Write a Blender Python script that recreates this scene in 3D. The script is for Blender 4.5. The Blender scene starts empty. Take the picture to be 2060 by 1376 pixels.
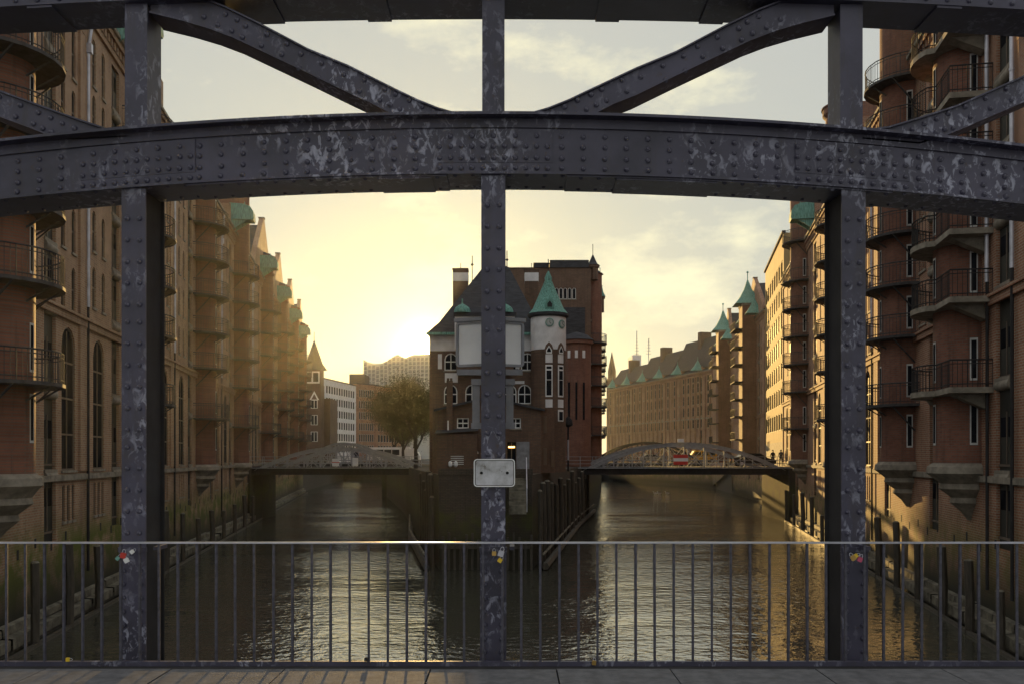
import bpy, math, random
from mathutils import Vector
from mathutils.geometry import tessellate_polygon
random.seed(7)
S = bpy.context.scene
COL = S.collection
R = math.radians

# ------------------------------------------------------------------ camera, sky, sun, exposure
F, CX, HY, CZ = 1850.0, 1030.0, 918.0, 6.5          # focal length in photo pixels, principal column, horizon row, eye height
cam = bpy.data.cameras.new('camera'); camo = bpy.data.objects.new('camera', cam); COL.objects.link(camo)
camo.location = (0, 0, CZ); camo.rotation_euler = (R(90), 0, 0)
cam.sensor_width = 36; cam.lens = F/2060*36; cam.shift_y = (HY-688)/2060
cam.clip_start = .1; cam.clip_end = 6000
S.camera = camo
SUN_AZ, SUN_EL = R(-5.3), R(6.55)
SKY_STRENGTH = .05
w = bpy.data.worlds.new('World'); S.world = w; w.use_nodes = True
nt = w.node_tree; nt.nodes.clear()
def wn(t, **k):
    n = nt.nodes.new(t)
    for a, b in k.items(): setattr(n, a, b)
    return n
sky = wn('ShaderNodeTexSky', sky_type='NISHITA', sun_disc=False)
sky.sun_elevation = SUN_EL; sky.sun_rotation = SUN_AZ; sky.dust_density = 1.5; sky.air_density = 1.0; sky.ozone_density = 1.6
tc = wn('ShaderNodeTexCoord')
mp = wn('ShaderNodeMapping'); mp.inputs['Scale'].default_value = (2.6, 2.6, 5.5); mp.inputs['Location'].default_value = (3.1, .4, 1.3)
nz = wn('ShaderNodeTexNoise'); nz.inputs['Scale'].default_value = 2.1; nz.inputs['Detail'].default_value = 9; nz.inputs['Roughness'].default_value = .58
rp = wn('ShaderNodeValToRGB'); rp.color_ramp.elements[0].position = .53; rp.color_ramp.elements[1].position = .66
veil = wn('ShaderNodeMix', data_type='RGBA'); cl = wn('ShaderNodeMix', data_type='RGBA')
mul = wn('ShaderNodeMath', operation='MULTIPLY'); mul.inputs[1].default_value = .45
bg = wn('ShaderNodeBackground'); bg.inputs['Strength'].default_value = SKY_STRENGTH; wo = wn('ShaderNodeOutputWorld')
L = nt.links.new
L(tc.outputs['Generated'], mp.inputs['Vector']); L(mp.outputs[0], nz.inputs['Vector']); L(nz.outputs['Fac'], rp.inputs[0]); L(rp.outputs[0], mul.inputs[0])
veil.inputs['Factor'].default_value = .56; veil.inputs['B'].default_value = (12.0, 12.2, 12.4, 1)   # thin high cloud over the whole sky
tint = wn('ShaderNodeMix', data_type='RGBA', blend_type='MULTIPLY'); tint.inputs['Factor'].default_value = 1; tint.inputs['B'].default_value = (.50, .54, .13, 1)   # white balance of the clear sky
L(sky.outputs[0], tint.inputs['A']); L(tint.outputs['Result'], veil.inputs['A'])
cl.inputs['B'].default_value = (18, 16.8, 10.5, 1)
L(mul.outputs[0], cl.inputs['Factor']); L(veil.outputs['Result'], cl.inputs['A'])
sdv = (math.sin(SUN_AZ)*math.cos(SUN_EL), math.cos(SUN_AZ)*math.cos(SUN_EL), math.sin(SUN_EL))
dn = wn('ShaderNodeVectorMath', operation='DOT_PRODUCT'); dn.inputs[1].default_value = sdv; L(tc.outputs['Generated'], dn.inputs[0])
cur = cl.outputs['Result']
for ex, colr in ((7000, (160, 130, 60, 1)), (600, (16, 12.5, 4, 1))):      # bright aureole of the low sun in thin cloud
    pw = wn('ShaderNodeMath', operation='POWER'); pw.inputs[1].default_value = ex; L(dn.outputs['Value'], pw.inputs[0])
    cap = wn('ShaderNodeMath', operation='MINIMUM'); cap.inputs[1].default_value = 1; L(pw.outputs[0], cap.inputs[0])
    ad = wn('ShaderNodeMix', data_type='RGBA', blend_type='ADD'); L(cap.outputs[0], ad.inputs['Factor']); L(cur, ad.inputs['A']); ad.inputs['B'].default_value = colr; cur = ad.outputs['Result']
L(cur, bg.inputs['Color']); L(bg.outputs[0], wo.inputs['Surface'])

sun = bpy.data.lights.new('sun', 'SUN'); suno = bpy.data.objects.new('sun', sun); COL.objects.link(suno)
sun.energy = 4.2; sun.angle = R(.53); sun.color = (1, .62, .2)
sd = Vector((math.sin(SUN_AZ)*math.cos(SUN_EL), math.cos(SUN_AZ)*math.cos(SUN_EL), math.sin(SUN_EL)))
suno.rotation_euler = sd.to_track_quat('Z', 'Y').to_euler(); suno.location = (0, 0, 60)
S.view_settings.view_transform = 'Standard'; S.view_settings.look = 'None'
S.view_settings.gamma = 1; S.view_settings.exposure = .6; S.view_settings.use_curve_mapping = False
S.render.engine = 'CYCLES'
S.cycles.max_bounces = 6; S.cycles.volume_bounces = 1; S.cycles.use_denoising = True
S.cycles.sample_clamp_indirect = 4; S.cycles.caustics_reflective = False; S.cycles.caustics_refractive = False

# ------------------------------------------------------------------ materials
class NT:
    def __init__(s, name):
        s.m = bpy.data.materials.new(name); s.m.use_nodes = True; s.t = s.m.node_tree
        s.b = s.t.nodes['Principled BSDF']
    def n(s, t, **k):
        n = s.t.nodes.new(t)
        for a, b in k.items():
            if a in n.inputs: n.inputs[a].default_value = b
            else: setattr(n, a, b)
        return n
    def l(s, a, b): s.t.links.new(a, b)
def c4(c): return (c[0], c[1], c[2], 1)
def noise(N, vec, scale, detail=5, rough=.6):
    n = N.n('ShaderNodeTexNoise'); n.inputs['Scale'].default_value = scale; n.inputs['Detail'].default_value = detail; n.inputs['Roughness'].default_value = rough
    N.l(vec, n.inputs['Vector']); return n.outputs['Fac']
def ramp(N, fac, stops):
    r = N.n('ShaderNodeValToRGB'); e = r.color_ramp.elements
    while len(e) < len(stops): e.new(.5)
    for i, (p, c) in enumerate(stops): e[i].position = p; e[i].color = c4(c) if len(c) == 3 else c
    N.l(fac, r.inputs[0]); return r.outputs[0]
def mix(N, f, a, b, mode='MIX'):
    m = N.n('ShaderNodeMix', data_type='RGBA', blend_type=mode)
    if isinstance(f, (int, float)): m.inputs['Factor'].default_value = f
    else: N.l(f, m.inputs['Factor'])
    for k, v in (('A', a), ('B', b)):
        if isinstance(v, tuple): m.inputs[k].default_value = c4(v)
        else: N.l(v, m.inputs[k])
    return m.outputs['Result']
def bump(N, h, strength, dist=.02, normal=None):
    b = N.n('ShaderNodeBump'); b.inputs['Strength'].default_value = strength; b.inputs['Distance'].default_value = dist
    N.l(h, b.inputs['Height'])
    if normal: N.l(normal, b.inputs['Normal'])
    return b.outputs[0]
def mat_simple(name, col, rough=.7, metal=0, var=.35, scale=3.0, bmp=.15, dirt=None, emit=None, stretch=None):
    N = NT(name); t = N.n('ShaderNodeTexCoord')
    v = t.outputs['Object']
    if stretch:
        m = N.n('ShaderNodeMapping'); m.inputs['Scale'].default_value = stretch; N.l(v, m.inputs['Vector']); v = m.outputs[0]
    f = noise(N, v, scale)
    d = dirt or tuple(x*(1-var) for x in col)
    c = ramp(N, f, [(.3, d), (.65, tuple(min(1, x*(1+var*.6)) for x in col))])
    N.l(c, N.b.inputs['Base Color']); N.b.inputs['Roughness'].default_value = rough; N.b.inputs['Metallic'].default_value = metal
    if rough >= .7: N.b.inputs['Specular IOR Level'].default_value = .2
    if bmp: N.l(bump(N, noise(N, v, scale*7, 4), bmp, .01), N.b.inputs['Normal'])
    if emit: N.b.inputs['Emission Color'].default_value = c4(emit[0]); N.b.inputs['Emission Strength'].default_value = emit[1]
    return N.m
def mat_brick(name, c1, c2, mortar, bw=.29, bh=.095, moss=0.0, grime=.6):
    N = NT(name); t = N.n('ShaderNodeTexCoord'); sx = N.n('ShaderNodeSeparateXYZ'); N.l(t.outputs['Object'], sx.inputs[0])
    ad = N.n('ShaderNodeMath', operation='ADD'); N.l(sx.outputs[0], ad.inputs[0]); N.l(sx.outputs[1], ad.inputs[1])
    cb = N.n('ShaderNodeCombineXYZ'); N.l(ad.outputs[0], cb.inputs[0]); N.l(sx.outputs[2], cb.inputs[1])
    br = N.n('ShaderNodeTexBrick'); N.l(cb.outputs[0], br.inputs['Vector'])
    br.inputs['Color1'].default_value = c4(c1); br.inputs['Color2'].default_value = c4(c2); br.inputs['Mortar'].default_value = c4(mortar)
    br.inputs['Scale'].default_value = 1; br.inputs['Mortar Size'].default_value = .015; br.inputs['Brick Width'].default_value = bw; br.inputs['Row Height'].default_value = bh
    big = noise(N, t.outputs['Object'], .45, 6, .65)
    c = mix(N, big, br.outputs['Color'], tuple(x*grime for x in c2), 'MIX') if False else mix(N, ramp(N, big, [(.35, (0, 0, 0)), (.7, (grime, grime, grime))]), br.outputs['Color'], tuple(x*.45 for x in c2))
    mm = N.n('ShaderNodeMapping'); mm.inputs['Scale'].default_value = (5, 5, .35); N.l(t.outputs['Object'], mm.inputs['Vector'])
    st = noise(N, mm.outputs[0], 1.0, 4)
    c = mix(N, ramp(N, st, [(.52, (0, 0, 0)), (.8, (.55, .55, .55))]), c, (.035, .03, .028))
    if moss:
        mr = N.n('ShaderNodeMapRange'); mr.inputs['From Min'].default_value = 4.4; mr.inputs['From Max'].default_value = 3.0; N.l(sx.outputs[2], mr.inputs['Value'])
        mu = N.n('ShaderNodeMath', operation='MULTIPLY'); N.l(mr.outputs[0], mu.inputs[0])
        N.l(ramp(N, noise(N, t.outputs['Object'], .8, 6), [(.38, (0, 0, 0)), (.55, (moss, moss, moss))]), mu.inputs[1])
        c = mix(N, mu.outputs[0], c, (.095, .115, .015))
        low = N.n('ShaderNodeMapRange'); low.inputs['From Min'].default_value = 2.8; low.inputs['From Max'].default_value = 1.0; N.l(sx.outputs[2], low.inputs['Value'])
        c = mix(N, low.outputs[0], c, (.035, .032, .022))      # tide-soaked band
    N.l(c, N.b.inputs['Base Color']); N.b.inputs['Roughness'].default_value = .82; N.b.inputs['Specular IOR Level'].default_value = .3
    N.l(bump(N, br.outputs['Fac'], -.6, .012, bump(N, noise(N, t.outputs['Object'], 9, 5), .35, .02)), N.b.inputs['Normal'])
    return N.m
def mat_steel():
    N = NT('painted_steel'); t = N.n('ShaderNodeTexCoord'); v = t.outputs['Object']
    a = noise(N, v, 1.6, 6, .6)
    wv = N.n('ShaderNodeTexNoise'); wv.inputs['Scale'].default_value = 13; wv.inputs['Detail'].default_value = 10; wv.inputs['Roughness'].default_value = .62; wv.inputs['Distortion'].default_value = .7
    ms = N.n('ShaderNodeMapping'); ms.inputs['Scale'].default_value = (1.25, 1, .8); ms.inputs['Rotation'].default_value = (0, .5, 0); N.l(v, ms.inputs['Vector']); N.l(ms.outputs[0], wv.inputs['Vector'])
    base = ramp(N, a, [(.3, (.034, .032, .054)), (.7, (.080, .075, .125))])
    scr = ramp(N, wv.outputs['Fac'], [(.525, (0, 0, 0)), (.58, (.6, .6, .6)), (.68, (1, 1, 1))])
    gate = ramp(N, noise(N, v, 1.1, 5), [(.47, (0, 0, 0)), (.62, (.9, .9, .9))])
    g = N.n('ShaderNodeMath', operation='MULTIPLY'); N.l(scr, g.inputs[0]); N.l(gate, g.inputs[1])
    mp2 = N.n('ShaderNodeMapping'); mp2.inputs['Scale'].default_value = (8, 8, 1.2); N.l(v, mp2.inputs['Vector'])
    runs = ramp(N, noise(N, mp2.outputs[0], 1.0, 5), [(.55, (0, 0, 0)), (.75, (.5, .5, .5))])
    c = mix(N, g.outputs[0], base, (.42, .43, .56)); c = mix(N, runs, c, (.045, .035, .03))
    rust = ramp(N, noise(N, v, 11, 6), [(.66, (0, 0, 0)), (.74, (.6, .6, .6))]); c = mix(N, rust, c, (.07, .04, .025))
    N.l(c, N.b.inputs['Base Color']); N.b.inputs['Roughness'].default_value = .5
    N.l(bump(N, noise(N, v, 24, 5), .22, .006), N.b.inputs['Normal'])
    return N.m
def mat_water():
    N = NT('canal_water'); t = N.n('ShaderNodeTexCoord'); v = t.outputs['Object']
    N.b.inputs['Base Color'].default_value = (.05, .05, .04, 1); N.b.inputs['Roughness'].default_value = .03; N.b.inputs['IOR'].default_value = 5.0
    m1 = N.n('ShaderNodeMapping'); m1.inputs['Scale'].default_value = (.9, 1.1, 1); N.l(v, m1.inputs['Vector'])
    m2 = N.n('ShaderNodeMapping'); m2.inputs['Scale'].default_value = (.16, .3, 1); N.l(v, m2.inputs['Vector'])
    a = noise(N, m1.outputs[0], 2.4, 3, .5); b = noise(N, m2.outputs[0], 1.0, 3)
    m3 = N.n('ShaderNodeMapping'); m3.inputs['Scale'].default_value = (.05, .12, 1); N.l(v, m3.inputs['Vector'])
    gate = ramp(N, noise(N, m3.outputs[0], 1.0, 4), [(.36, (.25, .25, .25)), (.55, (1, 1, 1))])
    ga = N.n('ShaderNodeMath', operation='MULTIPLY'); N.l(a, ga.inputs[0]); N.l(gate, ga.inputs[1])
    n1 = bump(N, b, .4, .2); n2 = bump(N, ga.outputs[0], 1.0, .065, n1)
    N.l(n2, N.b.inputs['Normal']); return N.m
def mat_glass(name, col=(.014, .015, .02), rough=.3):
    N = NT(name); t = N.n('ShaderNodeTexCoord')
    c = ramp(N, noise(N, t.outputs['Object'], .9, 3), [(.35, tuple(x*.5 for x in col)), (.7, tuple(x*1.8 for x in col))])
    N.l(c, N.b.inputs['Base Color']); N.b.inputs['Roughness'].default_value = rough; N.b.inputs['Specular IOR Level'].default_value = .15; N.b.inputs['IOR'].default_value = 1.03
    N.l(bump(N, noise(N, t.outputs['Object'], 2.2, 2), .12, .02), N.b.inputs['Normal']); return N.m
M = dict(
    steel=mat_steel(), water=mat_water(),
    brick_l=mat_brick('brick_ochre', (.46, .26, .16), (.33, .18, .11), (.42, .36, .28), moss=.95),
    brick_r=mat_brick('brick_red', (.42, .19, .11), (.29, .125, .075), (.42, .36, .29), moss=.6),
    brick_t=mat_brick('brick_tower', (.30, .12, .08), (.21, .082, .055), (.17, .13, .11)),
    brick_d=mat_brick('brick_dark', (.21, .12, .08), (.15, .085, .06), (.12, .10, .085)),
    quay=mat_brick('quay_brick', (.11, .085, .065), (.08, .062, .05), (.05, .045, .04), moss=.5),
    stone=mat_simple('sandstone', (.25, .22, .185), .8, var=.45, scale=2.4, bmp=.3),
    pale=mat_simple('pale_render', (.74, .73, .76), .8, var=.18, scale=1.2),
    slate=mat_simple('roof_slate', (.05, .05, .06), .85, var=.4, scale=1.6, stretch=(1, 1, 5)),
    copper=mat_simple('green_copper', (.15, .33, .29), .7, var=.65, scale=4, stretch=(5, 5, .5), dirt=(.05, .10, .085), bmp=.5),
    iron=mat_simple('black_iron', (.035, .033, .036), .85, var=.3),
    bridgep=mat_simple('bridge_paint', (.32, .33, .36), .6, var=.25, scale=3),
    rail=mat_simple('chipped_rail_paint', (.075, .072, .10), .5, var=.6, scale=14, bmp=.4),
    irond=mat_simple('balcony_iron', (.065, .063, .068), .8, var=.4, scale=4),
    ironl=mat_simple('grey_iron', (.22, .22, .25), .5, var=.3, scale=4),
    zinc=mat_simple('zinc_pipe', (.50, .50, .58), .4, metal=.3, var=.3, scale=2),
    glass=mat_glass('window_glass'), doorg=mat_simple('door_wood', (.014, .015, .013), .6, var=.4, scale=3, stretch=(6, 1, .6)),
    frame=mat_simple('window_frame_paint', (.55, .55, .56), .6, var=.2), dframe=mat_simple('dark_frame_paint', (.12, .09, .07), .6, var=.2),
    wframe=mat_simple('white_frame_paint', (.8, .8, .82), .55, var=.12),
    wood=mat_simple('wet_timber', (.055, .045, .035), .65, var=.55, scale=2, bmp=.5, stretch=(5, 5, .5)),
    ledge=mat_simple('ledge_concrete', (.17, .155, .125), .75, var=.65, scale=2.2, bmp=.5),
    paving=mat_simple('paving_stone', (.13, .13, .145), .75, var=.35, scale=9, bmp=.35),
    asphalt=mat_simple('asphalt', (.05, .05, .052), .85, var=.3, scale=5),
    earth=mat_simple('earth', (.09, .08, .065), .9, var=.4),
    bark=mat_simple('bark', (.06, .05, .04), .9, var=.4), leaf=mat_simple('winter_leaf', (.055, .055, .022), .8, var=.5, scale=1),
    yellow=mat_simple('sand_facade', (.36, .25, .12), .8, var=.15, scale=.6, bmp=.1),
    elb=mat_simple('hall_glass', (.46, .46, .45), .5, var=.1, scale=.2), elbd=mat_simple('hall_window', (.24, .24, .25), .5, bmp=0),
    van=mat_simple('yellow_car_paint', (.75, .38, .02), .3, var=.08, bmp=0), silver=mat_simple('silver_car_paint', (.35, .36, .38), .3, metal=.5, var=.08, bmp=0),
    black=mat_simple('black_car_paint', (.02, .02, .024), .25, var=.1, bmp=0), white=mat_simple('white_paint', (.8, .8, .82), .4, var=.1, bmp=0),
    red=mat_simple('red_paint', (.55, .04, .03), .5, var=.15, bmp=0), rubber=mat_simple('rubber', (.02, .02, .02), .8), blue=mat_simple('blue_paint', (.08, .12, .5), .4, bmp=0),
    brass=mat_simple('brass', (.6, .38, .12), .35, metal=.8, var=.2, bmp=0), pink=mat_simple('pink_lacquer', (.5, .08, .16), .4, bmp=0), yellowp=mat_simple('yellow_paint', (.75, .5, .03), .5, bmp=0),
    clock=mat_simple('clock_face', (.42, .46, .46), .6, var=.1, bmp=0),
    lamp=mat_simple('lit_lamp', (.9, .6, .2), .5, bmp=0, emit=((1, .55, .12), 6)),
    cloth=mat_simple('dark_coat', (.05, .05, .065), .9), skin=mat_simple('skin', (.45, .28, .2), .6, bmp=0),
)

# ------------------------------------------------------------------ mesh helpers
class MB:
    def __init__(s): s.v = []; s.f = []; s.mi = []; s.mats = []; s.cur = 0
    def m(s, name):
        if name not in s.mats: s.mats.append(name)
        s.cur = s.mats.index(name); return s
    def add(s, vs, fs):
        o = len(s.v); s.v += [tuple(p) for p in vs]
        for f in fs: s.f.append(tuple(i+o for i in f)); s.mi.append(s.cur)
        return s
    def box(s, x0, x1, y0, y1, z0, z1):
        return s.add([(x0, y0, z0), (x1, y0, z0), (x1, y1, z0), (x0, y1, z0), (x0, y0, z1), (x1, y0, z1), (x1, y1, z1), (x0, y1, z1)],
                     [(0, 3, 2, 1), (4, 5, 6, 7), (0, 1, 5, 4), (1, 2, 6, 5), (2, 3, 7, 6), (3, 0, 4, 7)])
    def bar(s, p, q, w_, d=None, up=(0, 0, 1)):
        p = Vector(p); q = Vector(q); d = d or w_; a = (q-p).normalized(); u = Vector(up)
        if abs(a.dot(u)) > .99: u = Vector((0, 1, 0))
        b = a.cross(u).normalized()*w_/2; c = b.cross(a).normalized()*d/2
        return s.add([p-b-c, p+b-c, p+b+c, p-b+c, q-b-c, q+b-c, q+b+c, q-b+c], [(0, 1, 2, 3), (7, 6, 5, 4), (0, 4, 5, 1), (1, 5, 6, 2), (2, 6, 7, 3), (3, 7, 4, 0)])
    def tube(s, pts, r, n=6, r2=None, cap=True):
        pts = [Vector(p) for p in pts]; k = len(pts); vs = []
        for i, p in enumerate(pts):
            a = (pts[min(i+1, k-1)]-pts[max(i-1, 0)]).normalized(); u = Vector((0, 0, 1)) if abs(a.z) < .9 else Vector((0, 1, 0))
            b = a.cross(u).normalized(); c = b.cross(a); rr = r if r2 is None else r+(r2-r)*i/(k-1)
            vs += [p+(b*math.cos(2*math.pi*j/n)+c*math.sin(2*math.pi*j/n))*rr for j in range(n)]
        fs = [(i*n+j, i*n+(j+1) % n, (i+1)*n+(j+1) % n, (i+1)*n+j) for i in range(k-1) for j in range(n)]
        if cap: fs += [tuple(range(n))[::-1], tuple((k-1)*n+j for j in range(n))]
        return s.add(vs, fs)
    def lathe(s, cx, cy, prof, n=16, a0=0, a1=360, sy=1):
        full = a1-a0 >= 360; m_ = n if full else n+1; vs = []
        for r, z in prof:
            for j in range(m_):
                a = R(a0+(a1-a0)*j/n); vs.append((cx+r*math.cos(a), cy+r*math.sin(a)*sy, z))
        fs = [(i*m_+j, i*m_+(j+1) % m_, (i+1)*m_+(j+1) % m_, (i+1)*m_+j) for i in range(len(prof)-1) for j in range(n if full else m_-1)]
        if prof[-1][0] > .001: fs.append(tuple((len(prof)-1)*m_+j for j in range(m_)))
        if prof[0][0] > .001: fs.append(tuple(range(m_))[::-1])
        return s.add(vs, fs)
    def prism(s, poly, axis, a, b):
        """polygon in the plane across axis ('y': pts are (x,z); 'z': (x,y); 'x': (y,z)) extruded from a to b"""
        n = len(poly)
        P = {'y': lambda p, t: (p[0], t, p[1]), 'z': lambda p, t: (p[0], p[1], t), 'x': lambda p, t: (t, p[0], p[1])}[axis]
        vs = [P(p, a) for p in poly]+[P(p, b) for p in poly]
        tri = tessellate_polygon([[Vector((p[0], p[1], 0)) for p in poly]])
        return s.add(vs, [tuple(t) for t in tri]+[tuple(i+n for i in t) for t in tri]+[(i, (i+1) % n, (i+1) % n+n, i+n) for i in range(n)])
    def mesh(s, name, mat=None, smooth=False):
        me = bpy.data.meshes.new(name); me.from_pydata(s.v, [], s.f)
        if s.mats:
            for k in s.mats: me.materials.append(M[k])
            me.polygons.foreach_set('material_index', s.mi)
        else: me.materials.append(M[mat])
        if smooth: me.shade_auto_smooth(use_auto_smooth=True, angle=R(40)) if False else me.polygons.foreach_set('use_smooth', [True]*len(me.polygons))
        me.update()
        import bmesh
        bm = bmesh.new(); bm.from_mesh(me); bmesh.ops.recalc_face_normals(bm, faces=bm.faces)
        if smooth:
            for e in bm.edges: e.smooth = not (len(e.link_faces) == 2 and e.calc_face_angle(0) > R(38))
        bm.to_mesh(me); bm.free()
        return me
    def build(s, name, mat=None, parent=None, smooth=False, loc=(0, 0, 0)):
        return link(name, s.mesh(name, mat, smooth), parent, loc)
def link(name, me, parent=None, loc=(0, 0, 0), rz=0):
    o = bpy.data.objects.new(name, me); COL.objects.link(o); o.parent = parent; o.location = loc
    if rz: o.rotation_euler.z = rz
    return o
def tag(o, label, cat, group=None, kind=None):
    if label: o['label'] = label
    if cat: o['category'] = cat
    if group: o['group'] = group
    if kind: o['kind'] = kind
    return o
def thing(name, label, cat, loc=(0, 0, 0), rz=0, group=None):
    o = bpy.data.objects.new(name, None); COL.objects.link(o); o.empty_display_size = .3; o.location = loc; o.rotation_euler.z = rz
    return tag(o, label, cat, group)
def struct(o): o['kind'] = 'structure'; return o
def copy_tree(o, parent=None):
    c = o.copy(); COL.objects.link(c); c.parent = parent
    for ch in [x for x in o.children]: copy_tree(ch, c)
    return c
def at(px, py, Y): return Vector(((px-CX)/F*Y, Y, CZ-(py-HY)/F*Y))
def zat(py, Y): return CZ-(py-HY)/F*Y
def xat(px, Y): return (px-CX)/F*Y

# ------------------------------------------------------------------ facade kit: local frame x along the wall, front faces -y, z up
def arch_poly(x, z0, z1, w_, kind):
    """outline of an opening: kind r rectangle, a round arch, l lancet"""
    h = w_/2
    if kind == 'r': return [(x-h, z0), (x+h, z0), (x+h, z1), (x-h, z1)]
    if kind == 'a': zs = z1-h; top = [(x+h*math.cos(R(a)), zs+h*math.sin(R(a))) for a in range(0, 181, 30)]
    else:
        zs = z1-h*1.5; top = [(x+h, zs), (x+h*.82, zs+h*.75), (x, z1), (x-h*.82, zs+h*.75), (x-h, zs)]
    return [(x-h, z0), (x+h, z0)]+top
def wall_mesh(mb, x0, x1, z0, z1, ops, y=0, rec=.13):
    outer = [Vector((x0, z0, 0)), Vector((x1, z0, 0)), Vector((x1, z1, 0)), (Vector((x0, z1, 0)))]
    loops = [outer]+[[Vector((p[0], p[1], 0)) for p in o] for o in ops]
    flat = [p for lp in loops for p in lp]
    tri = tessellate_polygon(loops)
    mb.add([(p.x, y, p.y) for p in flat], [tuple(t) for t in tri])
    for o in ops:
        n = len(o); mb.add([(p[0], y, p[1]) for p in o]+[(p[0], y+rec, p[1]) for p in o], [(i, (i+1) % n, (i+1) % n+n, i+n) for i in range(n)])
WCACHE = {}
def window_mesh(w_, h, kind, fr, bars=(0, 0), rec=.13, sill=True):
    """origin at the bottom centre of the opening, in the wall plane"""
    key = (round(w_, 2), round(h, 2), kind, fr, bars, rec, sill)
    if key in WCACHE: return WCACHE[key]
    mb = MB(); p = arch_poly(0, 0, h, w_, kind); n = len(p)
    mb.m('glass').add([(a, rec-.03, b) for a, b in p], [tuple(t) for t in tessellate_polygon([[Vector((a, b, 0)) for a, b in p]])])
    f = min(.07, w_*.13); q = [(a*(1-2*f/w_), f+(b)*(1-2*f/h)) for a, b in p]; yy = rec-.075
    mb.m(fr).add([(a, yy, b) for a, b in p]+[(a, yy, b) for a, b in q]+[(a, rec-.03, b) for a, b in q],
                 [(i, (i+1) % n, (i+1) % n+n, i+n) for i in range(n)]+[(i+n, (i+1) % n+n, (i+1) % n+2*n, i+2*n) for i in range(n)])
    for i in range(bars[0]): x = -w_/2+w_*(i+1)/(bars[0]+1); mb.box(x-f*.4, x+f*.4, rec-.07, rec-.035, f, h*(.97 if kind == 'r' or bars[0] == 1 else .78))
    for i in range(bars[1]): z = h*(i+1)/(bars[1]+1); mb.box(-w_/2+f, w_/2-f, rec-.075, rec-.035, z-f*.5, z+f*.5)
    if sill: mb.m('stone').box(-w_/2-.06, w_/2+.06, -.07, rec-.11, -.1, 0)
    me = mb.mesh('window'); WCACHE[key] = me; return me
def put_windows(root, ops, fr='dframe', name='window'):
    for (x, z0, z1, w_, kind, bars) in ops:
        link(name, window_mesh(w_, z1-z0, kind, fr, bars), root, (x, 0, z0))
BAYC = {}
def bay_mesh(z0, z1, w_, levels):
    key = (z0, z1, w_, tuple(levels))
    if key in BAYC: return BAYC[key]
    a = MB()
    a.m('doorg').box(-w_/2, w_/2, .13, .19, z0, z1)
    for i, z in enumerate(levels):
        a.m('dframe').box(-w_/2, w_/2, .08, .129, z+.25, z+.33); a.box(-.03, .03, .10, .129, z+.35, min(z+2.2, z1))
        a.m('glass').box(-w_/2+.12, -.12, .12, .1295, z+1.3, min(z+2.0, z1)); a.box(.12, w_/2-.12, .12, .1295, z+1.3, min(z+2.0, z1))
    m1 = a.mesh('loading_door')
    b = MB(); b.m('stone')
    b.tube([(-w_/2+.02, .08, 0), (w_/2-.02, .08, 0)], .2, 10); b.box(-w_/2-.05, w_/2+.05, -.06, .3, .14, .26)
    m2 = b.mesh('stone_roll', smooth=True)
    BAYC[key] = (m1, m2); return BAYC[key]
def half_outline(a, b, n=12, y0=0):
    return [(a*math.cos(t), y0-b*math.sin(t)) for t in [math.pi*i/n for i in range(n+1)]]
BALC = {}
def balcony_meshes(kind, a=2.2, b=2.1, k=22):
    key = (kind, a, b, k)
    if key in BALC: return BALC[key]
    th = .21 if kind == 'stone' else .12
    if kind == 'stone': out = [(a*1.25, 0), (a*1.25, -b*.72), (a*.35, -b*.72)]+[(a*.95*math.cos(t)-.35, -b*math.sin(t)) for t in [R(60+120*i/10) for i in range(11)]]
    else: out = half_outline(a, b)
    m = MB(); m.m('stone' if kind == 'stone' else 'irond').prism(out, 'z', -th, 0)
    slab = m.mesh('balcony')
    r = MB(); r.m('iron' if kind == 'stone' else 'irond')
    ins = [(x*.97, y*.97) for x, y in out]
    seg = [0]
    for p, q in zip(ins, ins[1:]): seg.append(seg[-1]+math.dist(p, q))
    tot = seg[-1]; nb = int(tot/.17)
    def pos(s_):
        for i in range(len(seg)-1):
            if s_ <= seg[i+1]+1e-6:
                t = (s_-seg[i])/(seg[i+1]-seg[i]); return (ins[i][0]+(ins[i+1][0]-ins[i][0])*t, ins[i][1]+(ins[i+1][1]-ins[i][1])*t)
        return ins[-1]
    for i in range(nb+1):
        x, y = pos(tot*i/nb); wd = .018 if i % 5 else .035
        r.box(x-wd/2, x+wd/2, y-wd/2, y+wd/2, 0, 1.0)
    for z, wd in ((1.0, .045), (.12, .03), (.86, .02)): r.tube([(x, y, z) for x, y in ins], wd/2+.006, 4)
    rail = r.mesh('balcony_rail')
    g = []
    if kind != 'stone':
        for x in (-a*.78, -a*.2, a*.3, a*.8):
            yy = -b*math.sqrt(max(0, 1-(x/a)**2))*.9
            q = MB(); q.m('irond').bar((x, yy, -th), (x*.8, -.05, -th-1.15), .07, .05); g.append(q.mesh('bracket'))
    else:
        for u, v in ((a*.7, a*.95), (-a*.85, -a*.65)):
            q = MB(); q.m('stone').prism([(0, -th), (-b*.6, -th), (-.1, -th-.55), (0, -th-.55)], 'x', u, v); g.append(q.mesh('bracket'))
    BALC[key] = (slab, rail, g); return BALC[key]
def put_balcony(root, x, z, kind='iron', a=2.2, b=2.1):
    s_, r_, g_ = balcony_meshes(kind, a, b)
    o = link('balcony', s_, root, (x, 0, z)); link('balcony_rail', r_, o)
    for q in g_: link('bracket', q, o)
HOODS = {}
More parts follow.
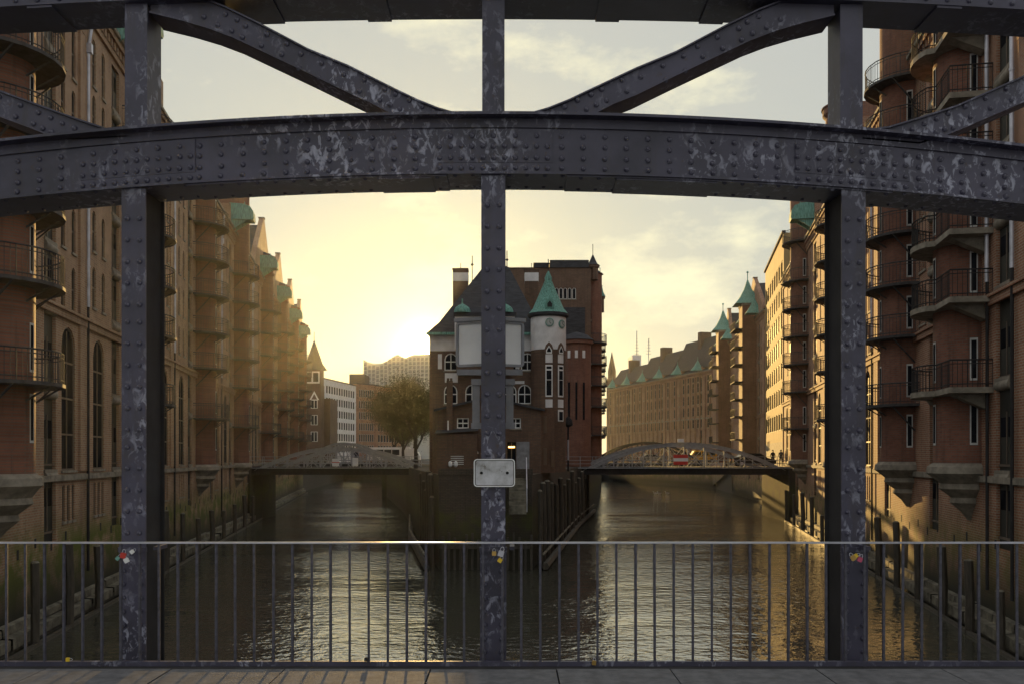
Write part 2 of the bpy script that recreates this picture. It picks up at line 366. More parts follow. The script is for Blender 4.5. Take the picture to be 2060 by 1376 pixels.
def hood_mesh(kind):
    if kind in HOODS: return HOODS[kind]
    m = MB(); m.m('copper')
    if kind == 'dome':     # barrel-shaped winch hood reaching out from the wall
        prof = [(0, 0), (-2.0, 0), (-2.05, .15), (-2.0, .75), (-1.75, 1.15), (-1.2, 1.35), (0, 1.4)]
        m.prism(prof, 'x', -.75, .75)
        m.prism([(0, -.9), (-.3, -.8), (-1.5, -.02), (0, -.02)], 'x', -.6, -.5); m.prism([(0, -.9), (-.3, -.8), (-1.5, -.02), (0, -.02)], 'x', .5, .6)
        m.tube([(0, -1.2, 1.35), (0, -1.2, 1.7)], .04, 5)
    else:                  # tent-shaped hood with flared eaves
        vs = [(-1, -1.9, 0), (1, -1.9, 0), (1, .1, 0), (-1, .1, 0), (-.42, -1.25, 1.0), (.42, -1.25, 1.0), (.42, -.1, 1.0), (-.42, -.1, 1.0), (0, -.6, 2.3)]
        m.add(vs, [(0, 3, 2, 1), (0, 1, 5, 4), (1, 2, 6, 5), (2, 3, 7, 6), (3, 0, 4, 7), (4, 5, 8), (5, 6, 8), (6, 7, 8), (7, 4, 8)])
        m.tube([(0, -.6, 2.25), (0, -.6, 2.9)], .035, 5)
    HOODS[kind] = m.mesh('winch_hood'); return HOODS[kind]
LV = [9.05, 12.35, 14.85, 17.35, 19.85, 22.35]

def warehouse(label, p0, p1, T, bays, cols, arches=(), brick='brick_l', eave=25.4, top=29.5, roof='turret', depth=13, kind='iron', tall=True,
              levels=LV, balc=None, pipes=(), hood='dome', tb=4.6, wkind='a', ww=.5, fr='dframe', zb=.6, rt=1.2, tw=True, slits=(262,), wh=0.25, pil=False, lower=True, group=None, triple=False):
    """one warehouse of a terrace; p0 -> p1 runs along the canal with the water on the right-hand side when walking (front faces -y)."""
    d = Vector((p1[0]-p0[0], p1[1]-p0[1])); Ln = d.length; rz = math.atan2(d.y, d.x)
    root = thing('brick_warehouse', label, 'warehouse', (p0[0], p0[1], 0), rz, group)
    ops = []; wins = []
    lv = levels
    rows = [(lv[i]+.62, lv[i]+2.12) for i in range(1, 5)]+[(lv[5]+.3, lv[5]+2.1)]
    if wh: rows = [(z0-wh, z1+.05) for z0, z1 in rows]
    for c in cols:
        for z0, z1 in rows:
            for dx in ((-.42, 0, .42) if triple else (0,)):
                k = ww*.62 if triple else ww
                ops.append(arch_poly(c+dx, z0, z1, k, wkind)); wins.append((c+dx, z0, z1, k, wkind, (0, 1)))
    for c in arches:
        ops.append(arch_poly(c, 5.95, 11.75, 1.7, 'a')); wins.append((c, 5.95, 11.75, 1.7, 'a', (1, 3)))
        for dx in (-.6, 0, .6):
            ops.append(arch_poly(c+dx, 3.9, 5.35, .34, 'r' if not triple else 'a')); wins.append((c+dx, 3.9, 5.35, .34, 'r' if not triple else 'a', (0, 0)))
    bz1 = eave-1.3
    for c, bw in bays: ops.append(arch_poly(c, 3.2, bz1, bw, 'r'))
    mb = MB(); mb.m(brick)
    wall_mesh(mb, 0, Ln, zb, eave, ops, rec=.14)
    mb.add([(0, 0, zb), (0, depth, zb), (0, depth, eave), (0, 0, eave)], [(0, 1, 2, 3)]); mb.add([(Ln, 0, zb), (Ln, depth, zb), (Ln, depth, eave), (Ln, 0, eave)], [(0, 1, 2, 3)])
    mb.add([(0, depth, zb), (Ln, depth, zb), (Ln, depth, eave), (0, depth, eave)], [(0, 1, 2, 3)])
    # drain holes and pilaster strips give the wall its relief
    for c in [0.32, Ln-.32]: mb.box(c-.3, c+.3, -.10, .02, 5.9, eave-.5)
    if pil:
        for c in range(int(Ln/2.3)+1): mb.box(c*2.3+.02, c*2.3+.4, -.28, -.002, 5.8, eave-1.0)
    mb.build('wall', None, root)
    put_windows(root, wins, fr)
    for c, bw in bays:
        dm, rm = bay_mesh(3.2, bz1, bw, [3.3, 5.9]+lv)
        o = link('loading_bay', dm, root, (c, 0, 0))
        for z in [5.75]+[l for l in lv if l < bz1-1]: link('stone_roll', rm, o, (0, 0, z))
    t = MB(); t.m('stone').box(.0, Ln, -.14, .0, 5.55, 5.78); t.build('plinth_band', None, root)
    t = MB(); t.m(brick).box(.0, Ln, -.13, .0, 12.0, 12.28).box(0, Ln, -.22, -.002, 12.281, 12.4); t.build('string_course', None, root)
    t = MB(); t.m(brick).box(0, Ln, -.12, -.002, eave-1.0, eave-.75)
    n = int(Ln/.5)
    for i in range(n): x = (i+.5)*Ln/n; t.box(x-.1, x+.1, -.2, -.003, eave-.75, eave-.4)
    t.box(0, Ln, -.3, -.002, eave-.4, eave-.15); t.m('stone').box(0, Ln, -.42, .3, eave-.15, eave+.03); t.build('cornice', None, root)
    # small drain openings along the quay wall
    t = MB(); t.m('iron')
    for i in range(int(Ln/1.7)): x = .9+i*1.7; t.box(x-.09, x+.09, -.012, -.002, 2.9+(i % 2)*.25, 3.25+(i % 2)*.25)
    t.build('drain_slot', None, root)['kind'] = 'stuff'
    for x in pipes:
        p = MB(); p.m('zinc').tube([(x, -.14, 12.9), (x, -.14, eave-2.4), (x, -.30, eave-1.2), (x, -.30, eave-.3)], .075, 8); p.box(x-.13, x+.13, -.3, -.06, eave-2.6, eave-2.2)
        for z in (14.6, 17.1, 19.6): p.tube([(x, -.14, z), (x, -.14, z+.08)], .095, 8)
        p.m('iron').tube([(x, -.13, 1.6), (x, -.13, 12.9)], .06, 6)
        p.build('downpipe', None, root)
    # roof
    rf = MB(); rf.m('slate'); e2 = eave+.03
    rf.add([(0, -.3, e2), (Ln, -.3, e2), (Ln, 2.2, e2+2.0), (0, 2.2, e2+2.0), (Ln, depth, e2+2.4), (0, depth, e2+2.4)], [(0, 1, 2, 3), (3, 2, 4, 5)])
    for x in (0, Ln): rf.add([(x, -.3, e2), (x, 2.2, e2+2.0), (x, depth, e2+2.4), (x, depth, e2)], [(0, 1, 2, 3)])
    rfo = rf.build('roof', None, root)
    if roof == 'gable':
        g = MB(); hw = min(T, Ln-T)-.5; pk = top
        g.m(brick).prism([(T-hw, eave-.4), (T+hw, eave-.4), (T+hw, eave+.5), (T+hw*.55, eave+(pk-eave)*.52), (T+.3, pk), (T-.3, pk), (T-hw*.55, eave+(pk-eave)*.52), (T-hw, eave+.5)], 'y', -.18, .35)
        g.m('stone').box(T-.4, T+.4, -.26, .43, pk+.001, pk+.12); g.build('gable', None, root)
        g = MB(); g.m('slate').prism([(T-hw+.6, eave+.05), (T+hw-.6, eave+.05), (T, pk-.7)], 'y', .352, depth-1); g.build('gable_roof', None, root)
    # stair tower
    if tw:
        tt = top if roof == 'turret' else eave+2.6
        c = MB(); c.m('brick_t')
        c.lathe(T, 0, [(rt, tb+1.35), (rt, tt-2.2), (rt+.14, tt-2.1), (rt+.14, tt-1.9), (rt, tt-1.8), (rt, tt-.7), (rt+.2, tt-.5), (rt+.2, tt-.1), (rt+.28, tt-.1), (rt+.28, tt)], 20, 180, 360)
        for z in (tt,): c.box(T-rt, T+rt, -.0, 2.4, eave-.2, tt-.1)
        to = c.build('stair_tower', None, root, smooth=True)
        k = MB(); k.m('stone'); k.lathe(T, 0, [(.1, tb-.9), (.35, tb-.55), (.75, tb-.2), (.7, tb), (1.15, tb+.35), (1.1, tb+.55), (rt+.12, tb+.85), (rt+.25, tb+.95), (rt+.22, tb+1.2), (rt+.02, tb+1.35)], 18, 180, 360); k.build('corbel', None, to, smooth=True)
        s_ = MB()
        for i, z in enumerate([6.6]+(levels if levels else [])):
            for ang in slits:
                x = T+math.cos(R(ang))*rt; y = math.sin(R(ang))*rt
                nx, ny = math.cos(R(ang)), math.sin(R(ang)); tx, ty = -ny, nx
                hw2, z0, z1 = .14, z+.35, z+1.95
                s_.m('frame').add([(x-tx*hw2+nx*.02, y-ty*hw2+ny*.02, z0), (x+tx*hw2+nx*.02, y+ty*hw2+ny*.02, z0), (x+tx*hw2+nx*.02, y+ty*hw2+ny*.02, z1), (x-tx*hw2+nx*.02, y-ty*hw2+ny*.02, z1)], [(0, 1, 2, 3)])
                hw2 = .09; s_.m('glass').add([(x-tx*hw2+nx*.03, y-ty*hw2+ny*.03, z0+.08), (x+tx*hw2+nx*.03, y+ty*hw2+ny*.03, z0+.08), (x+tx*hw2+nx*.03, y+ty*hw2+ny*.03, z1-.08), (x-tx*hw2+nx*.03, y-ty*hw2+ny*.03, z1-.08)], [(0, 1, 2, 3)])
        so = s_.build('slit_window', None, to); so['kind'] = 'stuff'
        cp = MB(); cp.m('slate').lathe(T, 0, [(rt+.1, tt+.001), (rt*.7, tt+.35), (0, tt+.6)], 16, 180, 360); cp.build('tower_cap', None, to, smooth=True)
        for z in (balc if balc is not None else lv): put_balcony(root, T, z, kind)
    for ib, (c, bw) in enumerate(bays):
        if hood and (ib == 0 or hood == 'tent'): link('winch_hood', hood_mesh(hood), root, (c, -.02, eave+.6 if hood == 'dome' else eave+.2))
        hb = MB(); hb.m(brick).box(c-.95, c+.95, -.16, 1.2, eave+.04, eave+(1.9 if hood == 'dome' else 1.0)); hb.build('bay_dormer', None, root)
    return root

# ------------------------------------------------------------------ setting: water, land, quays
g = MB(); g.m('water').add([(-560, -24, 0), (560, -24, 0), (560, 262, 0), (-560, 262, 0)], [(0, 1, 2, 3)])
struct(g.build('water'))
LX = lambda Y: -12.3-.153*Y
RX = lambda Y: 11.4+.1835*Y
ZL = 5.45
def land(name, poly, z=ZL, mat='asphalt', zb=-1.5):
    m = MB(); m.m(mat).prism(poly, 'z', zb, z); return struct(m.build(name))
land('land_left', [(LX(-24)-.6, -24), (LX(168)-.6, 168), (-48, 262), (-560, 262), (-560, -24)])
land('land_right', [(RX(-24)+.6, -24), (560, -24), (560, 262), (25, 262), (27, 240), (41.2, 186), (RX(125)+.6, 125)], z=ZL-.004)
land('land_far', [(-560, 262.1), (560, 262.1), (560, 515), (-560, 515)], z=ZL+.004, mat='earth')
ISL = [(-4.2, 53), (1.15, 53), (5.5, 85), (9.0, 107), (12.3, 130), (18.5, 190), (23.8, 262), (-24, 262), (-20.5, 150), (-12.6, 107), (-7.0, 70)]
m = MB(); m.m('quay').prism(ISL, 'z', -1.5, ZL); struct(m.build('island'))

# foundation ledges along the two quays
def ledge(name, X, y0, y1, side, z=.55):
    m = MB(); seg = []
    n = 46
    for i in range(n):
        a = y0+(y1-y0)*(i/n)**1.25; b = y0+(y1-y0)*((i+1)/n)**1.25; j = random.uniform(-.05, .05)
        xa, xb = X(a), X(b); o = side
        m.m('ledge').add([(xa, a, z+j), (xb, b-.04, z+j), (xb+o*(.55+j), b-.04, z+j-.03), (xa+o*(.55+j), a, z+j-.03), (xa+o*(.55+j), a, z-.4), (xb+o*(.55+j), b-.04, z-.4)], [(0, 1, 2, 3), (3, 2, 5, 4)])
        m.m('wood').add([(xa+o*.42, a, z-.3), (xb+o*.42, b, z-.3), (xb+o*.42, b, -1), (xa+o*.42, a, -1)], [(0, 1, 2, 3)])
        m.m('ledge').add([(xa, a, z+.32+j), (xb, b-.06, z+.32+j), (xb+o*.2, b-.06, z+.27+j), (xa+o*.2, a, z+.27+j), (xa+o*.22, a, z), (xb+o*.22, b-.06, z)], [(0, 1, 2, 3), (3, 2, 5, 4)])
    m.m('wood').bar((X(y0)+side*.85, y0, .05), (X(y1)+side*.85, y1, .05), .14, .16)
    return struct(m.build(name))
ledge('quay_ledge', LX, 10, 165, 1); ledge('quay_ledge', RX, 10, 122, -1)

# timber mooring piles
PM = []
for k in range(3):
    m = MB(); m.m('wood').tube([(0, 0, -1.2), (.03*k, .02, 2), (-.02, .03, 3.9+.35*k)], .15+.02*k, 8); m.m('ledge').lathe(-.02, .03, [(.15+.02*k, 3.9+.35*k), (.1, 3.98+.35*k), (0, 4.0+.35*k)], 8)
    PM.append(m.mesh('mooring_pile', smooth=True))
def piles(Yl, X, off, where, group, zs=1):
    n = len(Yl)
    for i, Y in enumerate(Yl):
        o = link('mooring_pile', PM[i % 3], None, (X(Y)+off, Y, 0)); o.scale = (1, 1, zs*random.uniform(.52, .78))
        tag(o, where(i), 'pile', group)
ordn = 'first second third fourth fifth sixth seventh eighth ninth tenth eleventh twelfth thirteenth fourteenth fifteenth sixteenth seventeenth eighteenth nineteenth twentieth'.split()
piles([31.5+3.4*i+.12*i*i for i in range(14)], LX, .78, lambda i: f'dark timber mooring pile on the mossy left quay, {ordn[i]} from the near end', 'mooring piles on the left quay')
piles([30.5+3.2*i+.12*i*i for i in range(14)], RX, -.78, lambda i: f'dark timber mooring pile on the brick right quay, {ordn[i]} from the near end', 'mooring piles on the right quay')
for (pa, pb, n, nm) in (((1.5, 53.6), (8.7, 104), 14, 'right'), ((-4.5, 53.6), (-9.0, 86), 9, 'left')):
    for i in range(n):
        t = (i/n)**1.3; o = link('mooring_pile', PM[i % 3], None, (pa[0]+(pb[0]-pa[0])*t+(.15 if nm == 'right' else -.15), pa[1]+(pb[1]-pa[1])*t, 0)); o.scale.z = random.uniform(1.05, 1.3)
        tag(o, f'tall dark timber pile lining the {nm} flank of the castle island, {ordn[i]} from its tip', 'pile', f'timber piles on the {nm} flank of the island')
# floating fenders and wooden walers round the tip
for nm, pts in (('right', [(1.9, 52.4), (6.2, 85), (9.6, 107)]), ('left', [(-4.9, 52.4), (-7.7, 70), (-9.7, 88)])):
    m = MB(); m.m('wood'); m.tube([(x, y, .25) for x, y in pts], .22, 6); m.m('ledge').tube([(x-.1, y, .95) for x, y in pts], .08, 5)
    tag(m.build('floating_fender'), f'long wet timber fender floating along the {nm} side of the island tip', 'fender')
m = MB(); m.m('wood')
for i in range(16):
    x = -4.05+i*.34
    if not (-.3 < x < 0): m.box(x, x+.14, 52.86, 52.998, -.5, 1.9+.25*math.sin(i*1.7))
m.box(-4.2, 1.15, 52.78, 52.86, 1.2, 1.4)
tag(m.build('timber_fender'), 'row of dark vertical timbers across the foot of the island tip', 'fender')['kind'] = 'stuff'

# ------------------------------------------------------------------ left terrace
LT = [30, 47.5, 65.6, 83.5, 104, 122, 140, 158]
LV1 = [8.9, 12.1, 14.5, 17.0, 19.4, 22.0]
LV2 = [9.2, 12.7, 15.2, 17.8, 20.3, 22.8]
LB = [21.0, 39.2, 56.6, 74.5, 94, 113, 131, 149, 165.5]
names = ['with curved iron balconies at the left edge of the view', 'behind the left post of the truss, with a green winch hood', 'with a brown stair tower and curved balconies beside the left post',
         'with the tall round turret rising to the lower chord', 'with the first steep gable after the tall turret', 'with the second steep gable after the tall turret', 'with the third steep gable of the left row', 'at the far end of the left row, last gable before the spire']
for i, T in enumerate(LT):
    a, b = LB[i], LB[i+1]; k = math.hypot(1, .153)
    t = lambda Y: (Y-a)*k
    near = i < 5
    cols = [t(T-6.7), t(T-5.3), t(T+6.7), t(T+8.0)]
    Ln = (b-a)*k
    cols = [c for c in cols if .9 < c < Ln-.9]
    if i >= 4: cols = [c for c in (t(T-7), t(T+7)) if .9 < c < Ln-.9]
    arch = [c for c in (t(T-6.0), t(T+7.35)) if 1.2 < c < Ln-1.2]
    warehouse('ochre brick warehouse '+names[i], (LX(a), a), (LX(b), b), t(T), [(t(T-3.3), 1.3), (t(T+5.2), 1.3)], cols, arch,
              brick='brick_l', roof='turret' if i < 4 else 'gable', top=(29.5 if i != 3 else 31.0) if i < 4 else 33.3, pipes=[.3] if near else [],
              balc=LV1 if i == 0 else LV2, levels=LV1 if i == 0 else LV2, eave=25.4 if i == 0 else 26.4, group='ochre brick warehouses along the left bank', fr='dframe' if near else 'dframe')

# ------------------------------------------------------------------ right terrace (local x runs towards the camera)
RB = [(28.0, 39.2, 36.2, [32.5], [29.6], [], 'stone'), (39.2, 53.4, 46.0, [41.4, 50.7], [43.3], [], 'iron'), (53.4, 72.5, 63.4, [58.6, 67.6], [55.3, 56.9, 60.3, 70.3], [56.1, 70.3], 'iron'), (72.5, 102.4, 84, [78, 90], [75, 81, 87, 93.5, 98], [75.5, 94, 98.5], 'iron')]
rn = ['with rounded stone balconies at the right edge of the view', 'with a round tower and curved iron balconies right of the right post', 'half hidden behind the right post of the truss', 'with a dark balcony tower left of the right post']
for i, (a, b, T, bays, cols, arch, kd) in enumerate(RB):
    k = math.hypot(1, .1835); t = lambda Y: (b-Y)*k
    bal = list(LV) if i < 2 else LV+[25.9]
    if i == 1: bal = LV+[24.9]
    warehouse('red brick warehouse '+rn[i], (RX(b), b), (RX(a), a), t(T), [(t(y), 1.5) for y in bays], [t(y) for y in cols], [t(y) for y in arch], brick='brick_r', roof='turret',
              eave=25.9 if i else 26.5, top=30.5 if i != 3 else 33.5, kind=kd, pipes=[t(33.8), t(31.25)] if i == 0 else [t(54.2)] if i == 2 else [], balc=bal, triple=i in (1, 2), tb=4.9,
              rt=1.35, slits=(276, 349), group='red brick warehouses along the right bank', hood='dome')
# modern infill
def modern(label, p0, p1, z1, rows, cols, mat, fr, zr0, zr1, zbase=ZL-.3, depth=14, ww=None, name='office_block', low=None):
    d = Vector((p1[0]-p0[0], p1[1]-p0[1])); Ln = d.length; rz = math.atan2(d.y, d.x)
    root = thing(name, label, 'building', (p0[0], p0[1], 0), rz)
    ops = []; wins = []; rh = (zr1-zr0)/rows; cw = (Ln-1.6)/cols
    for r in range(rows):
        for c in range(cols):
            x = .8+cw*(c+.5); w_ = ww or cw*.72; z0 = zr0+r*rh+rh*.2; zz = zr0+(r+1)*rh-rh*.12
            ops.append(arch_poly(x, z0, zz, w_, 'r')); wins.append((x, z0, zz, w_, 'r', (0, 0)))
    mb = MB(); mb.m(mat); wall_mesh(mb, 0, Ln, zbase if low is None else low[0], z1, ops)
    zz = zbase if low is None else low[0]
    mb.add([(0, 0, zz), (0, depth, zz), (0, depth, z1), (0, 0, z1)], [(0, 1, 2, 3)]); mb.add([(Ln, 0, zz), (Ln, depth, zz), (Ln, depth, z1), (Ln, 0, z1)], [(0, 1, 2, 3)])
    mb.add([(0, 0, z1), (Ln, 0, z1), (Ln, depth, z1), (0, depth, z1)], [(0, 1, 2, 3)]); mb.build('wall', None, root)
    if low:
        q = MB(); q.m(low[1]).box(0, Ln, .0, depth, zbase, low[0]-.001); q.m('dframe').box(Ln*.55, Ln*.8, -.02, 0, zbase+1.5, zbase+4.2); q.build('base', None, root)
    for (x, z0, z1_, w_, kd, br) in wins: link('window', window_mesh(w_, z1_-z0, 'r', fr, (0, 0), sill=False), root, (x, 0, z0))
    q = MB(); q.m('slate').box(-.15, Ln+.15, -.2, .2, z1+.001, z1+.25); q.build('parapet', None, root)
    return root
modern('smooth sandy office building with rows of tall dark windows on the right bank', (RX(125)+.1, 125), (RX(102.6)+.1, 102.6), 31.4, 7, 8, 'yellow', 'dframe', 9.0, 29.0, zbase=.6, low=(8.2, 'stone'))

# turreted warehouses beyond it
def turreted(label, p0, p1, T, top, group):
    d = Vector((p1[0]-p0[0], p1[1]-p0[1])); Ln = d.length
    ro = warehouse(label, p0, p1, T*Ln, [(T*Ln+4, 1.3), (T*Ln-5, 1.3)] if Ln > 20 else [], [c*Ln for c in (.1, .16, .38, .6, .66, .9)], [], brick='brick_r', eave=26.5, top=top, roof='gable', tw=False, hood='tent', group=group)
    t = MB(); tx = T*Ln; t.m('brick_t').box(tx-1.7, tx+1.7, -2.0, .0, 5.5, 28.3); t.m(('stone')).box(tx-1.8, tx+1.8, -2.1, .05, 28.3, 28.6); to = t.build('stair_tower', None, ro)
    t = MB(); t.m('copper')
    for (s, z) in (((2.0, 31.6), (1.15, 33.4)), ((1.15, 33.4), (.45, 35.2)), ((.45, 35.2), (0.05, 37.2))):
        pass
    lv = [(2.0, 28.6), (1.25, 29.5), (.55, 30.8), (.1, 32.2)]; vs = []
    for s, z in lv: vs += [(tx-s, -1-s, z), (tx+s, -1-s, z), (tx+s, -1+s, z), (tx-s, -1+s, z)]
    t.add(vs, [(i*4+j, i*4+(j+1) % 4, (i+1)*4+(j+1) % 4, (i+1)*4+j) for i in range(3) for j in range(4)]+[(3, 2, 1, 0), (12, 13, 14, 15)])
    t.tube([(tx, -1, 32.1), (tx, -1, 33.4)], .06, 5); t.lathe(tx, -1, [(0, 33.2), (.2, 33.4), (0, 33.6)], 8); t.build('spire', None, to)
    for z in LV+[24.9]:
        b = MB(); b.m('iron').box(tx-2.4, tx+2.4, -3.2, -2.0, z-.14, z)
        for x in [tx-2.35+.3*q for q in range(17)]: b.box(x-.015, x+.015, -3.17, -3.14, z, z+1)
        b.box(tx-2.4, tx+2.4, -3.19, -3.13, z+.97, z+1.03); b.build('balcony', None, ro)
    return ro
turreted('warehouse with pointed green copper turret, first beyond the sandy office block', (37.9, 158), (RX(125)+.2, 125.4), .72, 32.5, 'turreted warehouses on the right bank')
turreted('warehouse with pointed green copper turret, second beyond the sandy office block', (40.6, 186), (37.9, 158.2), .84, 32.5, 'turreted warehouses on the right bank')
# long bent terrace closing the view on the right
pa, pb = Vector((25.6, 243)), Vector((40.7, 186.4))
for i in range(3):
    q0 = pa.lerp(pb, i/3); q1 = pa.lerp(pb, (i+1)/3); Ln = (q1-q0).length
    nm = ['farthest part of the curving warehouse terrace, beneath the radio masts', 'middle part of the curving warehouse terrace with green hoods', 'nearest part of the curving warehouse terrace with the highest roof'][i]
    ro = warehouse('brown brick warehouse, '+nm, q0, q1, Ln/2, [(Ln*.22, 1.3), (Ln*.72, 1.3)], [1.35+2.3*q for q in range(int(Ln/2.3)) if abs(1.35+2.3*q-Ln*.22) > 1.2 and abs(1.35+2.3*q-Ln*.72) > 1.2 and 1.35+2.3*q < Ln-.6], [], brick='brick_r', eave=24.2, tw=False, hood='tent', ww=.8, wh=.45, pil=True,
                   group='curving terrace at the end of the right canal', roof='none')
    rr = MB(); rr.m('slate').prism([(0, 25), (9+i, 25), (7, 29.2+1.2*i), (3, 29.2+1.2*i)], 'x', 1.0, Ln-.4); rr.build('high_roof', None, ro)
    rr = MB(); rr.m('brick_d').box(Ln*.45, Ln*.52, 2, 4.5, 26, 31+i); rr.build('chimney', None, ro)
    bs = MB(); bs.m('stone').box(0, Ln, -.2, -.002, 14.3, 14.6); bs.build('sill_band', None, ro)

# ------------------------------------------------------------------ block behind the castle
def spire(name, label, x, y, r, z0, z1, z2, mat='slate', group=None, n=8):
    root = thing(name, label, 'spire', (x, y, z0), 0, group)
    m = MB(); m.m('brick_d').lathe(0, 0, [(r, 0), (r, z1-z0), (r*1.25, z1-z0+.05), (r*1.25, z1-z0+.3)], n); m.build('shaft', None, root)
    m = MB(); m.m(mat).lathe(0, 0, [(r*1.4, z1-z0+.3), (r*.8, z1-z0+(z2-z1)*.35), (.03, z2-z0)], n); m.m('iron').tube([(0, 0, z2-z0-.1), (0, 0, z2-z0+1.2)], .04, 5); m.build('cap', None, root)
    return root
wb = thing('brick_warehouse', 'dark warehouse block behind the castle with stacked balconies on its right flank', 'warehouse', (-6, 106, 0))
m = MB(); m.m('brick_d'); ops = [arch_poly(x-(-6), 24.6, 25.9, .42, 'a') for x in [xat(p, 106) for p in (1120, 1128.5, 1137, 1146, 1155)]]
wall_mesh(m, 2.8, 15.1, ZL, 28.2, ops)
m.add([(15.1, 0, ZL), (16.9, 21, ZL), (16.9, 21, 28.2), (15.1, 0, 28.2)], [(0, 1, 2, 3)]); m.add([(2.8, 0, ZL), (2.8, 21, ZL), (2.8, 21, 28.2), (2.8, 0, 28.2)], [(0, 1, 2, 3)]); m.add([(2.8, 21, ZL), (16.9, 21, ZL), (16.9, 21, 28.2), (2.8, 21, 28.2)], [(0, 1, 2, 3)])
m.build('wall', None, wb)
for p in (1120, 1128.5, 1137, 1146, 1155): link('window', window_mesh(.42, 1.3, 'a', 'wframe'), wb, (xat(p, 106)+6, 0, 24.6))
m = MB(); m.m('slate').add([(2.7, -.2, 28.2), (15.3, -.2, 28.2), (17.1, 21.1, 28.2), (2.7, 21.1, 28.2)], [(0, 1, 2, 3)]); m.box(3, 5.5, 1, 5, 28.3, 28.6); m.box(8.5, 10.3, 1, 3, 28.3, 29.0); m.box(10.4, 14.9, .5, 6, 28.25, 29.2); m.build('roof', None, wb)
m = MB(); m.m('slate').box(xat(1130, 106)+6, 14.4, -.25, -.01, 18, 23.6); m.build('slate_panel', None, wb)
dx, dy = 1.8, 21
ln = math.hypot(dx, dy); rzw = math.atan2(dy, dx)
for k, s in enumerate((3, 10.5, 18)):
    x, y = 15.1+dx*s/ln, dy*s/ln
    m = MB(); m.m('brick_t').lathe(0, 0, [(1.3, 0), (1.3, 22.5)], 14); m.m('slate').lathe(0, 0, [(1.5, 22.5), (0, 24.5 if k % 2 else 23.6)], 14); link('stair_tower', m.mesh('stair_tower', smooth=True), wb, (x, y, 5.5))
    if True:
        for z in LV[:-1]:
            s_, r_, g_ = balcony_meshes('iron', 2.2, 1.9); o = link('balcony', s_, wb, (x, y, z), rzw); o.rotation_euler.z = rzw; link('balcony_rail', r_, o)
for k in range(6):
    s = 1.2+k*3.6; x, y = 15.1+dx*s/ln, dy*s/ln
    if k in (1, 3, 5, 8): pass
    m = WCACHE.get('wbw')
    if not m:
        q = MB(); q.m('glass').box(-.6, .6, -.03, .02, 6.5, 24); q.m('stone')
        for z in LV: q.box(-.65, .65, -.1, .0, z-.2, z)
        m = q.mesh('window_strip'); WCACHE['wbw'] = m
    link('window_strip', m, wb, (x, y, 0), rzw)
spire('spire_turret', 'tall thin dark spire on the right corner of the block behind the castle', xat(1193, 107), 107.2, .62, 27, 28.4, 30.0)
spire('spire_turret', 'smaller spire with green copper skirt just right of the tallest thin spire', xat(1207, 112), 112, .5, 24.0, 25.6, 28.2, 'copper')
m = MB(); rt_ = thing('round_bay', 'low round brick turret with shallow roof between the clock tower and the rear block', 'turret', (xat(1160, 100), 100, ZL))
zt = zat(695, 100)-ZL
m.m('brick_t').lathe(0, 0, [(1.55, 0), (1.55, zt), (1.8, zt+.1), (1.8, zt+.5)], 16); m.build('wall', None, rt_, smooth=True)
m = MB(); m.m('slate').lathe(0, 0, [(1.95, zt+.5), (1.2, zt+1.1), (0, zt+1.5)], 16); m.build('roof', None, rt_, smooth=True)
for a in (235, 265, 295):
    m = MB(); m.m('glass').box(-.1, .1, -.08, -.0, 5, 9); o2 = m.build('slit_window', None, rt_); o2.location = (1.55*math.cos(R(a)), 1.55*math.sin(R(a)), 0); o2.rotation_euler.z = R(a+90); m = MB(); m.m('pale').box(-.16, .16, -.06, .0, zt-1.5, zt-.7); o = m.build('window', None, rt_); o.location = (1.55*math.cos(R(a)), 1.55*math.sin(R(a)), 0); o.rotation_euler.z = R(a+90)

# ------------------------------------------------------------------ the castle
YC = 64.0
cs = thing('moated_castle', 'small brick castle with steep dark roof, white band and green domes', 'castle', (0, YC, 0))
xl, xr = xat(864, YC), xat(1096, YC)
zw0, zw1, zev = zat(706, YC), zat(674, YC), zat(672, YC)
ops = []; wins = []
def cw_(px0, px1, py0, py1, kind, bars):
    x = (xat(px0, YC)+xat(px1, YC))/2; w_ = xat(px1, YC)-xat(px0, YC); z0, z1 = zat(py1, YC), zat(py0, YC)
    ops.append(arch_poly(x, z0, z1, w_, kind)); wins.append((x, z0, z1, w_, kind, bars))
for p in (894, 936, 1018, 1048): cw_(p, p+26, 710, 745, 'a', (1, 1))
for p in (893, 936, 1012, 1042): cw_(p, p+27, 773, 812, 'a', (1, 1))
for p in (893, 1042): cw_(p, p+27, 820, 845, 'r', (1, 1))
m = MB(); m.m('brick_d'); wall_mesh(m, xl, xr, ZL, zw0, ops)
m.add([(xl, 0, ZL), (xl-.8, 11, ZL), (xl-.8, 11, zev), (xl, 0, zev)], [(0, 1, 2, 3)]); m.add([(xr, 0, ZL), (xr, 11, ZL), (xr, 11, zev), (xr, 0, zev)], [(0, 1, 2, 3)]); m.add([(xl-.8, 11, ZL), (xr, 11, ZL), (xr, 11, zev), (xl-.8, 11, zev)], [(0, 1, 2, 3)])
m.build('wall', None, cs); put_windows(cs, wins, 'wframe')
m = MB(); m.m('pale').box(xl, xr, -.04, .2, zw0, zw1)
for p in (881, 922, 1037, 1080): m.box(xat(p, YC), xat(p+8, YC), -.03, -.003, zat(742, YC), zat(712, YC))
m.box(xat(895, YC), xat(921, YC), -.03, -.003, zat(769, YC), zat(750, YC)); m.box(xat(1030, YC), xat(1055, YC), -.05, -.003, zat(772, YC), zat(766, YC))
m.build('white_band', None, cs)
